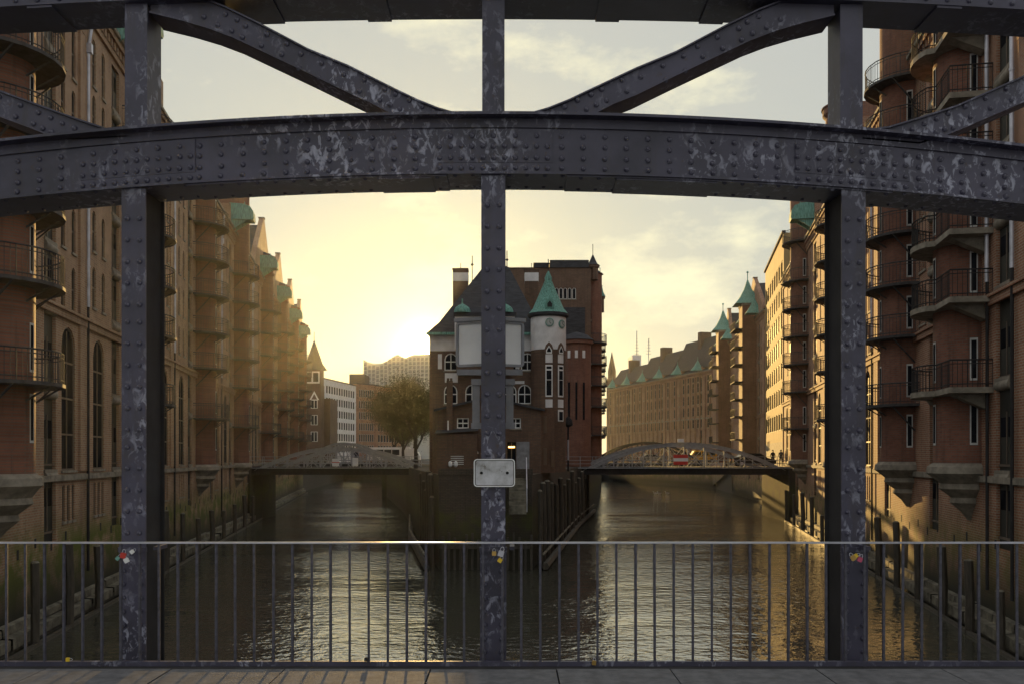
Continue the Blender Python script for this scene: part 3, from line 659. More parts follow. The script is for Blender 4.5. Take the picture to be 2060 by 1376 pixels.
# roof: hipped and steep
A = [at(860, 674, YC-.4), at(1100, 672, YC-.4)]; rz0 = at(966, 535, YC+4).z
zE = zev; X0, X1 = xat(858, YC-.4), xat(1102, YC-.4); xa, xb = xat(972, YC+4.5), xat(1024, YC+4.5); zr_ = zat(538, YC+4.5)
m = MB(); m.m('slate')
lvls = [(X0, X1, -.5, 11.4, zE), (X0+.55*1.5, X1-.55*1.2, .3, 10.8, zE+.85), (xa, xb, 4.5, 7.5, zr_)]; vs = []
for a, b, c, d, z in lvls: vs += [(a, c, z), (b, c, z), (b, d, z), (a, d, z)]
m.add(vs, [(i*4+j, i*4+(j+1) % 4, (i+1)*4+(j+1) % 4, (i+1)*4+j) for i in range(2) for j in range(4)]+[(3, 2, 1, 0), (8, 9, 10, 11)])
m.build('roof', None, cs)
m = MB(); m.m('copper').box(X0, X1, -.62, -.5, zE-.14, zE+.04); m.build('gutter', None, cs)
for px, tp in ((950, 515), (1020, 505)):
    m = MB(); m.m('iron').tube([(xat(px, YC+4.5), 4.5, zat(575, YC+4.5)), (xat(px, YC+4.5), 4.5, zat(tp, YC+4.5))], .035, 5); m.lathe(xat(px, YC+4.5), 4.5, [(0, zat(tp+18, 68.5)-.15), (.12, zat(tp+18, 68.5)), (0, zat(tp+18, 68.5)+.15)], 8); m.build('roof_finial', None, cs)
for (p0, p1, yy, bt) in ((911, 941, 3.2, 640), (1056, 1083, 6.5, 640)):
    Y2 = YC+yy; m = MB(); a, b = xat(p0, Y2), xat(p1, Y2); z = lambda q: zat(q, Y2)
    m.m('brick_d').box(a, b, yy, yy+1.0, z(bt), z(543)); m.box(a-.04, b+.04, yy-.04, yy+1.04, z(543), z(540)); m.m('pale').box(a-.02, b+.02, yy-.02, yy+1.02, z(566), z(549)); m.m('iron').tube([((a+b)/2, yy+.5, z(540)), ((a+b)/2, yy+.5, z(527))], .02, 4)
    m.build('chimney', None, cs)
for px in (930, 1016):       # oriel with domed turrets
    x = xat(px, YC-.9); m = MB(); m.m('copper').lathe(x, -.9, [(.58, zat(634, YC)), (.55, zat(628, YC)), (.46, zat(623, YC)), (.25, zat(619, YC)), (.06, zat(616, YC)), (.05, zat(606, YC))], 14); m.build('turret_dome', None, cs, smooth=True)
m = MB(); x0, x1 = xat(915, YC-.9), xat(1036, YC-.9)
m.m('pale').box(x0, x1, -1.1, -.041, zat(706, YC), zat(642, YC)); m.m('slate').box(x0-.08, x1+.08, -1.2, -.03, zat(642, YC), zat(634, YC)); m.m('brick_d').box(x0+.1, x1-.1, -1.0, -.041, zat(750, YC), zat(706, YC)); m.build('oriel', None, cs)
# clock tower
xt = xat(1103, YC-.6); rT = 1.2; m = MB(); zz = lambda q: zat(q, YC-.6)
m.m('brick_d').lathe(xt, -.6, [(rT, ZL), (rT, zz(706))], 24); m.m('pale').lathe(xt, -.6, [(rT+.02, zz(706)), (rT+.02, zz(640))], 24); tw = m.build('clock_tower', None, cs, smooth=True)
m = MB(); m.m('slate').lathe(xt, -.6, [(rT+.1, zz(641)), (rT+.22, zz(638)), (rT+.22, zz(633))], 24); m.m('copper').lathe(xt, -.6, [(rT+.2, zz(633)), (rT*.9, zz(622)), (rT*.5, zz(590)), (rT*.2, zz(565)), (rT*.22, zz(560)), (.05, zz(546))], 20); m.m('iron').tube([(xt, -.6, zz(548)), (xt, -.6, zz(522))], .03, 5); m.lathe(xt, -.6, [(0, zz(534)), (.12, zz(531)), (0, zz(528))], 8)
m.build('tower_roof', None, tw, smooth=True)
m = MB(); m.m('copper').prism([(-.3, 0), (.3, 0), (.3, .35), (0, .75), (-.3, .35)], 'y', -.9, 0); m.m('iron').prism([(-.16, .08), (.16, .08), (.16, .3), (0, .5), (-.16, .3)], 'y', -.91, -.9); o = m.build('dormer', None, tw); o.location = (xt+.05, -.95, zz(626))
def rad(ang, r, fn, nm, z):
    m = MB(); fn(m); o = m.build(nm, None, tw); a = R(ang); o.location = (xt+r*math.cos(a), -.6+r*math.sin(a), z); o.rotation_euler.z = a+R(90); return o
def clk(m):
    m.m('copper').prism([(.29*math.cos(R(t)), .29*math.sin(R(t))) for t in range(0, 360, 20)], 'y', -.08, .02); m.m('clock').prism([(.235*math.cos(R(t)), .235*math.sin(R(t))) for t in range(0, 360, 20)], 'y', -.1, -.081)
    m.m('iron').bar((0, -.12, 0), (.08, -.12, -.1), .03); m.bar((0, -.12, 0), (.02, -.12, .17), .025)
    for t in range(0, 360, 30): m.bar((.18*math.cos(R(t)), -.11, .18*math.sin(R(t))), (.22*math.cos(R(t)), -.11, .22*math.sin(R(t))), .02)
rad(272, rT, clk, 'clock', zz(654)); rad(316, rT, clk, 'clock', zz(656))
for ang in (270, 312):
    def wf(m):
        m.m('wframe').box(-.24, .24, -.03, .02, zz(800), zz(737)); m.m('glass').box(-.17, .17, -.045, -.031, zz(797), zz(740)); m.m('wframe').box(-.2, .2, -.06, -.046, zz(748), zz(745)).box(-.2, .2, -.06, -.046, zz(767), zz(766))
        m.m('pale').box(-.24, .24, -.03, .02, zz(733), zz(716)).box(-.24, .24, -.03, .02, zz(821), zz(805)); m.m('brick_d').prism([(-.3, zz(716)), (.3, zz(716)), (.3, zz(706)), (.2, zz(698)), (0, zz(692)), (-.2, zz(698)), (-.3, zz(706))], 'y', -.05, .01)
        m.m('wframe').prism([(-.2, zz(715)), (.2, zz(715)), (.2, zz(708)), (0, zz(699)), (-.2, zz(708))], 'y', -.06, -.051); m.m('glass').prism([(-.14, zz(712)), (.14, zz(712)), (.12, zz(708)), (0, zz(702)), (-.12, zz(708))], 'y', -.07, -.061)
        m.m('wframe').box(-.24, .24, -.03, .02, zz(848), zz(825)); m.m('glass').box(-.17, .17, -.045, -.031, zz(846), zz(829))
    rad(ang, rT, wf, 'window', 0)
# annex in front
YA = 58.0; an = thing('annex_house', 'low dark brick annex with shallow gable and white four-pane windows in front of the castle', 'house', (0, YA, 0))
ax0, ax1 = xat(880, YA), xat(1088, YA); za = lambda q: zat(q, YA); apx = xat(984, YA)
ops = []; wins = []
for p0, p1 in ((919, 943), (1027, 1048)):
    x = (xat(p0, YA)+xat(p1, YA))/2; w_ = xat(p1, YA)-xat(p0, YA); ops.append(arch_poly(x, za(861), za(840), w_, 'r')); wins.append((x, za(861), za(840), w_, 'r', (1, 1)))
xd = xat(1029, YA); ops.append(arch_poly(xd, ZL+.02, za(888), .55, 'r'))
m = MB(); m.m('brick_d')
wall_mesh(m, ax0, ax1, ZL, za(823), ops, rec=.2)
m.add([(ax0, 0, za(823)), (ax1, 0, za(823)), (apx, 0, za(799))], [(0, 1, 2)])
bx0, bx1 = ax0-.45, ax1+1.0
m.add([(ax0, 0, ZL), (bx0, 1.6, ZL), (bx0, 1.6, za(818)), (ax0, 0, za(823))], [(0, 1, 2, 3)]); m.add([(ax1, 0, ZL), (bx1, 2.6, ZL), (bx1, 2.6, za(818)), (ax1, 0, za(823))], [(0, 1, 2, 3)])
m.add([(bx1, 2.6, ZL), (bx1, 5.9, ZL), (bx1, 5.9, za(815)), (bx1, 2.6, za(818))], [(0, 1, 2, 3)])
m.build('wall', None, an)
for w_ in wins: link('window', window_mesh(w_[3], w_[2]-w_[1], 'r', 'wframe', (1, 1), rec=.2), an, (w_[0], 0, w_[1]))
m = MB(); m.m('slate'); e = .25
for s_, a, b in ((1, ax0-.2, bx0-.15), (-1, ax1+.25, bx1+.2)):
    m.add([(a, -.3, za(823)), (apx, -.3, za(797)), (apx, 5.95, za(797)), (b, 5.95, za(816)), (a, -.3, za(823)-.14), (apx, -.3, za(797)-.14)], [(0, 1, 2, 3), (0, 1, 5, 4)])
m.build('roof', None, an)
m = MB(); m.m('glass').box(xd-.26, xd+.26, .17, .19, ZL+.1, za(889)); m.m('dframe').box(xd-.03, xd+.03, .12, .169, ZL+.1, za(889)); m.build('glazed_door', None, an)
m = MB(); m.m('lamp').box(xd-.2, xd+.2, .08, .13, za(900), za(897)); m.build('light_strip', None, an)
m = MB(); m.m('ironl').box(xat(1039, YA), xat(1065, YA), -.07, -.01, ZL+.05, za(888)); m.box(xat(1041, YA), xat(1063, YA), -.09, -.071, za(905), za(903)); m.build('steel_door', None, an)
m = MB(); m.m('brick_d').box(xat(878, 57), xat(960, 57), -1.1, -.01, ZL, zat(872, 57)); m.m('slate').add([(xat(874, 56.8), -1.25, zat(872, 57)), (xat(962, 56.8), -1.25, zat(866, 57)), (xat(962, 56.8), -.01, zat(858, 57)), (xat(874, 56.8), -.01, zat(864, 57))], [(0, 1, 2, 3)]); m.build('lean_to', None, an)
m = MB(); m.m('frame')
for i in range(5): z = zat(934-4*i, 56.9); m.box(xat(907, 57), xat(933, 57), -1.14, -1.10, z, z+.05)
m.build('vent_grille', None, an)
m = MB(); m.m('brick_d').box(xat(899, YA), xat(911, YA), -.35, -.01, za(870), za(766)); m.box(xat(899, YA)+.02, xat(904, YA), -.33, -.05, za(766), za(761)); m.box(xat(906, YA), xat(911, YA)-.02, -.33, -.05, za(766), za(761)); m.m('wframe').box(xat(901, YA), xat(903.5, YA), -.4, -.351, za(865), za(846)); m.build('chimney', None, an)
for p in (906, 917):
    m = MB(); m.m('wframe').lathe(0, 0, [(.05, 0), (.13, .1), (.12, .3), (.04, .38)], 8); o = m.build('wall_lamp', None, an, loc=(xat(p, 56.8), -1.25, zat(939, 56.8)))
m = MB(); m.m('white').lathe(0, 0, [(.3, 0), (.28, .12), (.16, .25), (0, .3)], 12); o = m.build('awning', None, an, loc=(xat(952, 57), -.35, za(912)))
for p0, p1, q0, q1 in ((1093, 1101, 900, 935), (1110, 1117, 905, 940), (1093, 1101, 835, 870)):
    t0 = (p0-1088)/32; m = MB(); x = ax1+1.0*t0; y = 2.6*t0; m.m('dframe').add([(x+.02, y-.03, za(q1)), (x+.27, y+.62, za(q1)), (x+.27, y+.62, za(q0)), (x+.02, y-.03, za(q0))], [(0, 1, 2, 3)]); m.build('shutter', None, an)
# stairs at the tip
st = thing('stone_stairs', 'pale stone steps leading down beside the sign plate to the water terrace', 'stairs', (0, 0, 0)); sx0, sx1 = xat(1024, 52.6), xat(1058, 52.6)
m = MB(); m.m('ledge')
for i in range(9): z = ZL-.18*(i+1); m.box(sx0, sx1, 52.99-.26*(i+1), 53.0-.26*i-.012, z-.5, z)
m.build('steps', None, st)
m = MB(); m.m('zinc').tube([(sx1+.03, 52.9, ZL+1.0), (sx1+.03, 50.7, ZL-.7)], .03, 6)
for i in range(5): t = i/4; m.box(sx1+.01, sx1+.05, 52.9-2.2*t-.02, 52.9-2.2*t+.02, ZL-1.7*t-.3, ZL-1.7*t+1.0)
m.build('handrail', None, st)
# terrace wall coping and clutter lines
m = MB(); m.m('quay').box(-4.25, 1.2, 52.94, 53.3, ZL, ZL+.35); struct(m.build('quay_coping'))

# ------------------------------------------------------------------ arched bridges
def arch_bridge(label, x0, x1, Y, W, z0, za_, deck, mat='bridgep'):
    root = thing('arch_bridge', label, 'bridge', ((x0+x1)/2, Y, 0)); hw = (x1-x0)/2; n = 10; N_ = 24
    zf = lambda x: z0+(za_-z0)*(1-(x/hw)**2)
    def arch(y):
        m = MB(); m.m(mat); th = .34
        for i in range(N_):
            a, b = -hw+2*hw*i/N_, -hw+2*hw*(i+1)/N_; u, v = zf(a), zf(b)
            m.add([(a, y, u), (b, y, v), (b, y, v-th), (a, y, u-th), (a, y+.3, u), (b, y+.3, v), (b, y+.3, v-th), (a, y+.3, u-th)], [(0, 1, 2, 3), (4, 5, 6, 7), (0, 1, 5, 4), (3, 2, 6, 7)])
            m.add([(a, y-.08, u), (b, y-.08, v), (b, y+.38, v), (a, y+.38, u), (a, y-.08, u+.04), (b, y-.08, v+.04), (b, y+.38, v+.04), (a, y+.38, u+.04)], [(0, 1, 2, 3), (4, 5, 6, 7), (0, 1, 5, 4), (3, 2, 6, 7)])
        return m.build('arch', None, root)
    for y in (0, W-.3):
        ar = arch(y); pa = None
        for i in range(1, n):
            x = -hw+2*hw*i/n; top = zf(x)-.3
            if top > deck+.1: m = MB(); m.m(mat).box(x-.06, x+.06, y+.08, y+.22, deck-.5, top); m.build('hanger', None, ar)
        for i in range(1, n-1):
            xa_, xb_ = -hw+2*hw*i/n, -hw+2*hw*(i+1)/n
            m = MB(); m.m(mat).bar((xa_+.06, y+.12, deck-.2), (xb_-.06, y+.12, max(zf(xb_)-.35, deck+.1)), .05); m.bar((xa_+.06, y+.2, max(zf(xa_)-.35, deck+.1)), (xb_-.06, y+.2, deck-.2), .05); m.build('brace', None, ar)
    m = MB(); m.m('iron').box(-hw-1.5, hw+1.5, -.05, .02, deck-.75, deck-.1); m.box(-hw-1.5, hw+1.5, W-.02, W+.05, deck-.75, deck-.1)
    for i in range(24): x = -hw+2*hw*(i+.5)/24; m.box(x-.05, x+.05, -.1, -.051, deck-.75, deck-.1)
    m.build('girder', None, root)
    m = MB(); m.m('asphalt').box(-hw-1.6, hw+1.6, .021, W-.021, deck-.35, deck); m.build('deck', None, root)
    for y in (-.35, W+.35):
        m = MB(); m.m(mat); 
        for z in (.35, .7, 1.05): m.box(-hw-4, hw+4, y-.015, y+.015, deck+z-.02, deck+z+.02)
        k = int((2*hw+8)/1.2)
        for i in range(k+1): x = -hw-4+(2*hw+8)*i/k; m.box(x-.025, x+.025, y-.02, y+.02, deck-.1, deck+1.08)
        m.build('handrail', None, root)
    m = MB(); m.m(mat).box(-hw-1.5, hw+1.5, -.35, -.051, deck-.12, deck-.04); m.build('edge_beam', None, root)
    return root
YB = 92
arch_bridge('low grey arched steel bridge over the left canal', xat(512, YB), xat(842, YB), YB, 9, 5.1, 7.45, 5.45)
arch_bridge('low grey arched steel bridge over the right canal with a red and white board', xat(1173, YB), xat(1580, YB), YB, 9, 5.1, 7.9, 5.45)
arch_bridge('farther arched bridge behind the left one, towards the pale office building', xat(612, 150), xat(768, 150), 150, 8, 5.6, 8.8, 5.5)
arch_bridge('farther dark arched bridge behind the yellow van', xat(1205, 150), xat(1425, 150), 156, 8, 5.6, 9.0, 5.5, 'iron')
ab = MB(); ab.m('quay').box(-40, xat(512, YB)-.3, YB-.6, YB+9.4, 0, 5.3); ab.box(xat(842, YB)+.2, -5, YB-.6, YB+9.4, -1, 5.3); ab.box(2, xat(1173, YB)-.2, YB-.6, YB+9.4, -1, 5.3); ab.box(xat(1580, YB)+.2, 45, YB-.6, YB+9.4, -1, 5.3)
ab.box(xat(770, 150), -19, 149, 159, -1, 5.3); struct(ab.build('bridge_abutment'))
for (p0, p1, q0, q1, mt, lb) in ((1355, 1384, 914, 934, 'rw', 'red board with white middle stripe hung on the right bridge'), (668, 682, 922, 937, 'rw2', 'small white and red board hung on the left bridge'), (709, 720, 920, 937, 'w', 'small plain white board hung on the left bridge'), (1363, 1376, 882, 889, 'w', 'tiny white board above the crown of the right bridge arch')):
    Yb = YB-.5; m = MB(); x0, x1, z0, z1 = xat(p0, Yb), xat(p1, Yb), zat(q1, Yb), zat(q0, Yb)
    if mt == 'rw': h = (z1-z0)/3; m.m('red').box(x0, x1, 0, .06, z0, z0+h); m.m('white').box(x0, x1, 0, .06, z0+h, z1-h); m.m('red').box(x0, x1, 0, .06, z1-h, z1)
    elif mt == 'rw2': m.m('white').box(x0, x1, 0, .06, z0, z1); m.m('red').box(x0-.03, x1+.03, -.01, .05, (z0+z1)/2-.03, (z0+z1)/2+.05)
    else: m.m('white').box(x0, x1, 0, .06, z0, z1)
    if q0 == 882: m.m('ironl').box((x0+x1)/2-.03, (x0+x1)/2+.03, .1, .16, 7.9, z1)
    o = m.build('sign_board', None, None, loc=(0, Yb, 0)); tag(o, lb, 'sign')

# ------------------------------------------------------------------ vehicles
def wheel(root, x, y, r=.32):
    m = MB(); m.m('rubber'); m.tube([(0, -.1, 0), (0, .1, 0)], r, 16); o = m.build('wheel', None, root, loc=(x, y, r)); q = MB(); q.m('zinc').tube([(0, -.115, 0), (0, .115, 0)], r*.6, 10); q.build('rim', None, o)
def car(name, label, cat, X, Y, prof, glass, paint, Ln, W=1.75, z=5.46, group=None, rz=0):
    root = thing(name, label, cat, (X, Y, z), rz, group); m = MB(); m.m(paint).prism(prof, 'y', -W/2, W/2); m.build('body', None, root)
    for gp in glass:
        m = MB(); m.m('glass').prism(gp, 'y', -W/2-.012, W/2+.012); m.build('side_window', None, root)
    for x in (-Ln*.32, Ln*.31):
        for y in (-W/2+.08, W/2-.08): wheel(root, x, y)
    for s, mt in ((1, 'white'), (-1, 'red')):
        for y in (-W/2+.2, W/2-.2): m = MB(); m.m(mt).box(s*Ln/2-.04, s*Ln/2+.03, y-.12, y+.12, .6, .78); m.build('headlight' if s > 0 else 'tail_light', None, root)
    return root
sedan = [(-2.2, .3), (2.2, .3), (2.25, .7), (1.3, .92), (.6, 1.38), (-1.1, 1.42), (-1.75, 1.0), (-2.25, .92)]
sg = [[(-1.5, .98), (-.15, .98), (-.15, 1.34), (-1.0, 1.34)], [(-.05, .98), (1.0, .95), (.5, 1.32), (-.05, 1.34)]]
car('parked_car', 'silver saloon car on the far bridge left of the yellow van', 'car', xat(1312, 158), 158, sedan, sg, 'silver', 4.5, z=5.51, group='cars beyond the right bridge')
car('parked_car', 'black car at the left end of the right canal bridges', 'car', xat(1222, 158), 158.5, sedan, sg, 'black', 4.5, z=5.51, group='cars beyond the right bridge')
car('parked_car', 'dark car on the right quay beyond the arched bridge', 'car', xat(1520, 97), 98, sedan, sg, 'black', 4.5, z=5.46, group='cars beyond the right bridge')
vp = [(-2.4, .35), (2.3, .35), (2.4, .9), (2.05, 1.15), (1.5, 1.95), (1.2, 2.1), (-2.25, 2.1), (-2.4, 1.9)]
vg = [[(-2.1, 1.2), (-1.1, 1.2), (-1.1, 1.8), (-2.1, 1.8)], [(-.95, 1.2), (.15, 1.2), (.15, 1.8), (-.95, 1.8)], [(.3, 1.2), (1.7, 1.2), (1.35, 1.8), (.3, 1.8)]]
car('yellow_van', 'bright yellow van crossing beyond the right arched bridge', 'van', xat(1412, 158), 158, vp, vg, 'van', 4.8, z=5.51, rz=math.pi)
bp = [(-4, .4), (4, .4), (4, 2.7), (3.8, 2.85), (-3.9, 2.85), (-4, 2.7)]
bgw = [[(-3.8+1.5*i, 1.35), (-2.42+1.5*i, 1.35), (-2.42+1.5*i, 2.4), (-3.8+1.5*i, 2.4)] for i in range(5)]
car('city_bus', 'white bus with dark side windows beyond the left bridge', 'bus', xat(783, 176), 176, bp, bgw, 'white', 8, 2.4, z=5.46)
tp = [(-1.6, .4), (1.9, .4), (1.9, 1.2), (1.6, 1.5), (1.25, 2.1), (-1.6, 2.1)]
t_ = car('box_truck', 'pale box truck parked right of the bus', 'truck', xat(824, 165), 165, [(.9, .4), (1.9, .4), (1.9, 1.2), (1.6, 1.9), (.9, 2.0)], [[(1.1, 1.3), (1.7, 1.3), (1.5, 1.8), (1.1, 1.8)]], 'white', 3.6, 2, z=5.46)
m = MB(); m.m('white').box(-1.7, .88, -1.02, 1.02, .6, 2.55); m.build('cargo_box', None, t_)

# pedestrians on the quay at the right bridge
def person(label, X, Y, z, h=1.72, coat='cloth', rz=0):
    root = thing('person', label, 'person', (X, Y, z), rz); me = bpy.data.meshes.new('body'); s = h/1.72
    vs = [(0, 0, .95), (0, 0, 1.2), (0, 0, 1.42), (0, 0, 1.5), (0, -.01, 1.62), (.1, 0, .9), (.11, -.03, .5), (.12, .03, .06), (.12, -.1, .03), (-.1, 0, .9), (-.11, .06, .5), (-.12, .12, .06), (-.12, 0, .03), (.19, 0, 1.4), (.24, .02, 1.13), (.22, -.08, .9), (-.19, 0, 1.4), (-.24, .02, 1.13), (-.22, -.1, .92)]
    es = [(0, 1), (1, 2), (2, 3), (3, 4), (0, 5), (5, 6), (6, 7), (7, 8), (0, 9), (9, 10), (10, 11), (11, 12), (2, 13), (13, 14), (14, 15), (2, 16), (16, 17), (17, 18)]
    rr = [.15, .14, .15, .055, .1, .1, .065, .045, .04, .1, .065, .045, .04, .06, .048, .035, .06, .048, .035]
    me.from_pydata([tuple(c*s for c in v) for v in vs], es, []); me.materials.append(M[coat]); b = link('body', me, root)
    mo = b.modifiers.new('skin', 'SKIN'); b.modifiers.new('sub', 'SUBSURF').levels = 1
    for i, r_ in enumerate(rr): me.skin_vertices[0].data[i].radius = (r_*s, r_*s*(.8 if i < 3 else 1)); me.skin_vertices[0].data[i].use_root = i == 0
    m = MB(); m.m('cloth').lathe(0, 0, [(.1*s, 1.6*s), (.11*s, 1.66*s), (.07*s, 1.74*s), (0, 1.76*s)], 10); m.build('hair', None, root, smooth=True)
    m = MB(); m.m('skin').lathe(0, -.055*s, [(.02*s, 1.52*s), (.06*s, 1.56*s), (.065*s, 1.63*s), (.03*s, 1.68*s)], 8); m.build('face', None, root, smooth=True)
for i, (px, lb, ct) in enumerate(((1488, 'pedestrian in a dark coat, leftmost of those by the right end of the bridge', 'cloth'), (1548, 'pedestrian in black clothes beside the grey base of the sandy office block', 'black'), (1567, 'pedestrian in a dark coat right beside the dark balcony tower', 'cloth'))):
    person(lb, xat(px, 102), 100.2+i*.5, 5.46, 1.72+.03*i, ct)
person('pedestrian in a dark coat walking on the left canal bridge', xat(716, 94), 94, 5.46)

# street lamp
lp = thing('street_lamp', 'black street lamp with a round hood right of the annex', 'lamp', (xat(1143, 66), 66, ZL)); zt = zat(842, 66)-ZL
m = MB(); m.m('iron').tube([(0, 0, 0), (0, 0, zt-.5)], .06, 8); m.m('zinc').tube([(0, 0, .8), (0, 0, zt-1.5)], .066, 8); m.build('pole', None, lp)
m = MB(); m.m('iron').lathe(0, 0, [(.08, zt-.6), (.34, zt-.45), (.3, zt-.1), (.12, zt+.1), (0, zt+.2)], 12); m.build('lantern', None, lp, smooth=True)

# ------------------------------------------------------------------ far buildings
ft = thing('spire_tower', 'narrow brick tower with a pointed slate spire at the end of the left row', 'tower', (xat(632, 190), 190, 0))
hw = 17/F*190; z = lambda q: zat(q, 190)
m = MB(); m.m('brick_d').box(-hw, hw, -hw, hw, ZL, z(775)); m.box(-hw-1, hw+1.2, hw, hw+8, ZL, z(800)); m.build('wall', None, ft)
m = MB(); m.m('slate').lathe(0, 0, [(hw*1.55, z(745)), (hw*1.0, z(732)), (.05, z(684))], 4); m.m('iron').tube([(0, 0, z(686)), (0, 0, z(668))], .07, 5); o = m.build('spire', None, ft)
m = MB(); m.m('brick_d').box(-hw*.95, hw*.95, -hw*.95, hw*.95, z(775), z(745)); m.m('wframe').box(-hw*.85, hw*.85, -hw-.05, -hw+.1, z(772), z(748)); m.m('glass').box(-hw*.7, -hw*.1, -hw-.1, -hw-.051, z(769), z(751)).box(hw*.1, hw*.7, -hw-.1, -hw-.051, z(769), z(751)); m.build('belfry', None, ft)
for q0, q1 in ((805, 822), (835, 855), (868, 888)):
    m = MB(); m.m('wframe').box(-.3, 1.1, -hw-.05, -hw, z(q1), z(q0)); wo_ = m.build('window', None, ft)
    for u in (-.15, .48): m = MB(); m.m('glass').box(u, u+.47, -hw-.1, -hw-.051, z(q1-1), z(q0+1)); m.build('pane', None, wo_)
m = MB(); m.m('wframe').prism([(-.6, z(805)), (1.4, z(805)), (.4, z(787))], 'y', -hw-.04, -hw-.001); m.m('brick_d').prism([(-.2, z(804)), (1.0, z(804)), (.4, z(793))], 'y', -hw-.06, -hw-.041); m.build('gablet', None, ft)
def block(label, px0, px1, Y0, Y1, pyt, rows, cols, mat, fr, name='office_block', top=None):
    z1 = zat(pyt, Y0); r = modern(label, (xat(px0, Y0), Y0), (xat(px1, Y1), Y1), z1, rows, cols, mat, fr, ZL+1.5, z1-1.0, name=name)
    return r
block('pale curved office block with long rows of white-framed windows', 653, 716, 214, 236, 762, 6, 12, 'pale', 'wframe')
block('brown brick office block with a grid of windows right of the pale block', 717, 757, 238, 243, 772, 6, 7, 'brick_r', 'frame')
block('brown brick office block partly behind the bare tree', 757, 812, 246, 262, 776, 6, 9, 'brick_r', 'frame')
m = MB(); m.m('slate').box(xat(704, 245), xat(735, 245), 244, 252, zat(775, 245), zat(768, 245)+2); tag(m.build('roof_penthouse'), 'dark flat penthouse on top of the brown office blocks', 'penthouse')
# concert hall with the wave-shaped roof
eh = thing('concert_hall', 'tall pale glass concert hall with a wave shaped roofline, hazy in the distance', 'concert hall', (0, 430, 0))
pts = [(731, 723), (740, 728), (752, 731), (765, 731), (775, 728), (786, 721), (793, 716), (800, 713), (808, 717), (816, 720), (824, 716), (832, 713), (842, 713), (852, 712), (862, 712), (885, 712)]  # right end of the crest raised to keep low sun off the footway
out = [(xat(731, 430), ZL)]+[(xat(a, 430), zat(b, 430)) for a, b in pts]+[(xat(885, 430), ZL)]
m = MB(); m.m('elb').prism(out, 'y', 0, 40); m.build('wall', None, eh)
wm = MB(); wm.m('elbd').box(-.68, .68, -.2, -.01, 0, 1.5); wme = wm.mesh('window')
for i in range(18):
    px = 735+8.2*i
    tp_ = min(b for a, b in pts if abs(a-px) < 12)+13
    for j in range(7):
        q = tp_+8*j
        if q < 792: link('window', wme, eh, (xat(px, 430), 0, zat(q, 430)))
# radio masts
for px, p0, p1, Y in ((1281, 720, 666, 330), (1305, 720, 682, 330)):
    m = MB(); m.m('ironl'); x = xat(px, Y); m.tube([(0, 0, zat(760, Y)), (0, 0, zat(p1, Y))], .14, 5)
    for k in range(6): zz_ = zat(p0-8-6*k, Y); m.box(-.9+.12*k, .9-.12*k, -.05, .05, zz_, zz_+.15)
    o = m.build('radio_mast', None, None, loc=(x, Y, 0)); tag(o, 'lattice radio mast on the roofs, '+('the taller one with a broad foot' if px == 1281 else 'the thinner one with short arms'), 'mast')
m = MB(); m.m('pale').box(xat(1272, 260), xat(1290, 260), 260, 270, 20, zat(714, 260)); tag(m.build('mast_building'), 'pale box-like rooftop house below the taller radio mast', 'rooftop house')
m = MB(); m.m('brick_d').lathe(0, 0, [(1.6, 0), (1.6, 24), (1.9, 24.2), (1.2, 25), (1.2, 27), (0, 33)], 8); o = m.build('church_tower', None, None, loc=(xat(1231, 275), 275, 5)); tag(o, 'tiny distant tower with a pointed cap right of the stacked balconies', 'tower')

# ------------------------------------------------------------------ bare trees
def tree(label, X, Y, h, cr, seed, group):
    rnd = random.Random(seed); root = thing('bare_tree', label, 'tree', (X, Y, ZL), 0, group)
    m = MB(); m.m('bark'); tips = []
    def limb(p, d, ln, r, lv):
        q = p+d*ln; m.tube([p, p+d*ln*.5+Vector((rnd.uniform(-1, 1), rnd.uniform(-1, 1), 0))*ln*.06, q], r, 5 if lv < 2 else 3, r*.55, cap=False)
        if lv >= 5: tips.append(q); return
        for k in range(3 if lv < 4 else 2):
            nd = (d+Vector((rnd.uniform(-1, 1), rnd.uniform(-1, 1), rnd.uniform(-.25, .55)))*.62).normalized(); limb(p+d*ln*rnd.uniform(.55, 1), nd, ln*rnd.uniform(.62, .86), r*.55, lv+1)
            if lv > 2: tips.append(q)
    limb(Vector((0, 0, 0)), Vector((0, 0, 1)), h*.27, h*.022, 0)
    m.build('trunk', None, root)
    f = MB(); f.m('leaf')
    for q in tips:
        for k in range(70):
            c = q+Vector((rnd.gauss(0, 1), rnd.gauss(0, 1), rnd.gauss(0, 1)))*h*.07; a = Vector((rnd.gauss(0, 1), rnd.gauss(0, 1), rnd.gauss(0, 1))).normalized()*rnd.uniform(.15, .36); b = a.orthogonal().normalized()*.05
            f.add([c-b, c+b, c+a], [(0, 1, 2)])
    f.build('crown', None, root)
    return root
tg = 'bare trees between the far buildings and the castle'
tree('broad bare tree nearest to the castle wall', xat(838, 118), 118, 13.5, 4, 3, tg)
tree('tall bare tree left of the one nearest the castle', xat(812, 150), 150, 14, 4, 8, tg)
tree('bare tree behind the bus, leftmost of the trees', xat(792, 190), 190, 13, 4, 12, tg)
tree('bare tree rising between the bus and the castle', xat(835, 195), 195, 18, 4, 21, tg)

